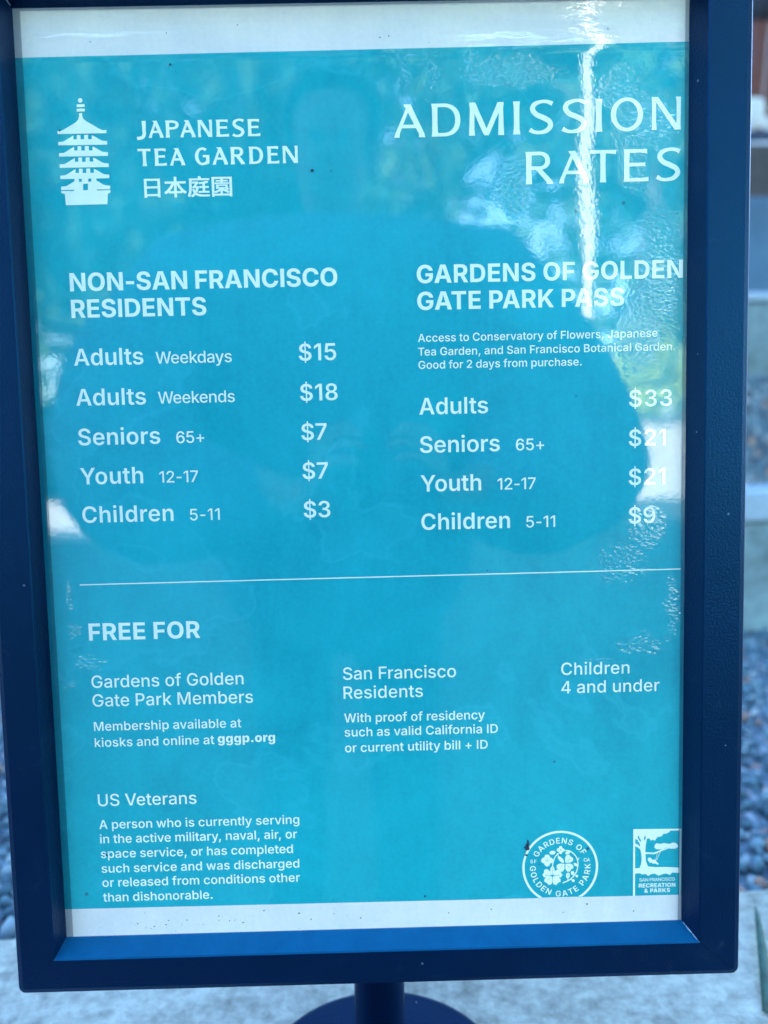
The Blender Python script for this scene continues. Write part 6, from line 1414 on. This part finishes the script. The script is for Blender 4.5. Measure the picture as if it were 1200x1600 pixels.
def tree(x, y, h, rad, label, seed, n=9000, size=.30, mat=None):
    t = thing('tree', label, 'tree', (x, y, 0), 'trees mirrored in the sign')
    r_ = random.Random(seed)
    bm = bmesh.new()
    zc = h * .58
    bm_tube(bm, [(x, y, -.1), (x + r_.gauss(0, .1), y, h * .22), (x + r_.gauss(0, .2), y, h * .45), (x + r_.gauss(0, .3), y, h * .8)], [h * .030, h * .024, h * .017, h * .005])
    for k in range(6):
        a = r_.random() * 6.28
        z0 = h * (.3 + .07 * k)
        bm_tube(bm, [(x, y, z0), (x + math.cos(a) * rad * .4, y + math.sin(a) * rad * .4, z0 + h * .10), (x + math.cos(a) * rad * .8, y + math.sin(a) * rad * .8, z0 + h * .14)], [h * .010, h * .007, h * .002], 6)
    bm_obj('trunk', bm, M_BARK, t, True)
    leaves('crown', (x, y, zc), (rad, rad, h * .40), n, size, mat or M_LEAF, t, seed + 50, 18)
    return t
tree(-9.5, -18, 17, 4.6, 'tall dark tree mirrored at the upper left of the sign', 1)
tree(-4.0, -20, 19, 4.8, 'tall dark tree mirrored above the photographer, to the left', 2)
tree(1.6, -21, 20, 4.8, 'tall dark tree mirrored straight above the photographer', 3)
tree(6.8, -19, 18, 4.4, 'tall dark tree mirrored beside the white lamp post', 4)
tree(11.5, -18, 17, 4.6, 'tall dark tree mirrored at the right end of its row', 5)
tree(-17, -10, 15, 5.0, 'unseen tall dark tree added off to the left of the row to block skylight', 6)  # side trees from here on added to block skylight on the sign
tree(-21, -3, 14, 4.6, 'unseen tall dark tree added left of the sign to block skylight', 7)
tree(17, -10, 16, 5.2, 'unseen tall dark tree added off to the right of the row to block skylight', 8)
tree(11, -2, 15, 5.2, 'unseen tall dark tree added right of the sign to block skylight', 9)
for k, (x, y, z, rr, lab) in enumerate(((5.7, -16.5, 2.0, 1.0, 'yellow green shrub mirrored above the left end of the pale wall'), (7.0, -17.0, 1.9, 1.1, 'yellow green shrub mirrored above the right end of the pale wall'))):
    t = thing('shrub', lab, 'shrub', (x, y, 0), 'shrubs mirrored behind the pale wall')
    bm = bmesh.new()
    for q in range(5):
        a = q * 1.26
        bm_tube(bm, [(x, y, -.05), (x + .25 * math.cos(a), y + .25 * math.sin(a), z * .5), (x + .6 * math.cos(a), y + .6 * math.sin(a), z * 1.1)], [.03, .022, .008], 6)
    bm_obj('stem', bm, M_BARK, t, True)
    leaves('foliage', (x, y, z), (rr, rr, 1.5), 1500, .12, M_LEAF2, t, 90 + k, 10)
t = thing('screen_hedge', 'clipped dark greenery added beyond the pale path to block the bright mirrored horizon', 'screen_hedge', (-14, -19.6, 0))  # added to block the bright horizon in the mirrored view
bm = bmesh.new()
bm_box(bm, (-26, -20.3, 0), (-1.5, -19.4, 2.6), None, .1, 2)
bm_obj('hedge_core', bm, plain('hedge_core', (0.015, 0.03, 0.015), .95, .4, 3), t)
for q in range(6):
    leaves('foliage', (-24 + 4 * q, -19.6, 1.5), (2.6, .8, 1.7), 1500, .14, M_LEAF, t, 300 + q, 16)
bm = bmesh.new()
bm_box(bm, (3.9, -15.4, 0), (7.6, -15.0, 1.60), None, .02, 2)
t = thing('garden_wall', 'pale sunlit garden wall mirrored at the right edge of the sign', 'wall', (6.3, -15.2, 0))
bm_obj('wall_body', bm, M_PLASTER, t)
bm = bmesh.new()
bm_box(bm, (3.8, -15.5, 1.603), (7.7, -14.9, 1.72), None, .02, 2)
bm_obj('coping', bm, M_TIMBER, t)
t = thing('lamp_post', 'white lamp post mirrored as a bright stripe at the upper right', 'lamp post', (2.16, -7.4, 0))
bm = bmesh.new()
bm_lathe(bm, [(0, 0), (.12, 0), (.12, .12), (.037, .18), (.031, 2.2), (.026, 6.2), (0, 6.2)], (2.16, -7.4), 24)
bm_obj('post', bm, M_POLE, t, True)
bm = bmesh.new()
bm_tube(bm, [(2.16, -7.4, 6.15), (2.16, -7.0, 6.5), (2.16, -6.4, 6.55)], .035, 10)
bm_box(bm, (2.02, -6.75, 6.45), (2.30, -6.15, 6.52), None, .02, 2)
bm_obj('lamp_head', bm, M_POLE, t)

# unseen block added to keep the sun off sign and terrace
t = thing('shade_block', 'unseen timber block added behind the terraces to shade the sign', 'shade_block', (-6, 9, 0))
bm = bmesh.new()
bm_box(bm, (-14, 8.0, 0), (5, 13.0, 9.9))
bm_obj('wall', bm, M_TIMBER, t)
bm = bmesh.new()
a = [(-15, 7.0, 9.91), (6, 7.0, 9.91), (6, 14, 9.91), (-15, 14, 9.91), (-13, 10.5, 11.9), (4, 10.5, 11.9)]
vv = [bm.verts.new(q) for q in a]
for q in ((0, 1, 5, 4), (2, 3, 4, 5), (1, 2, 5), (3, 0, 4), (0, 3, 2, 1)):
    bm.faces.new([vv[i] for i in q])
bm_obj('roof', bm, M_ROOF, t)
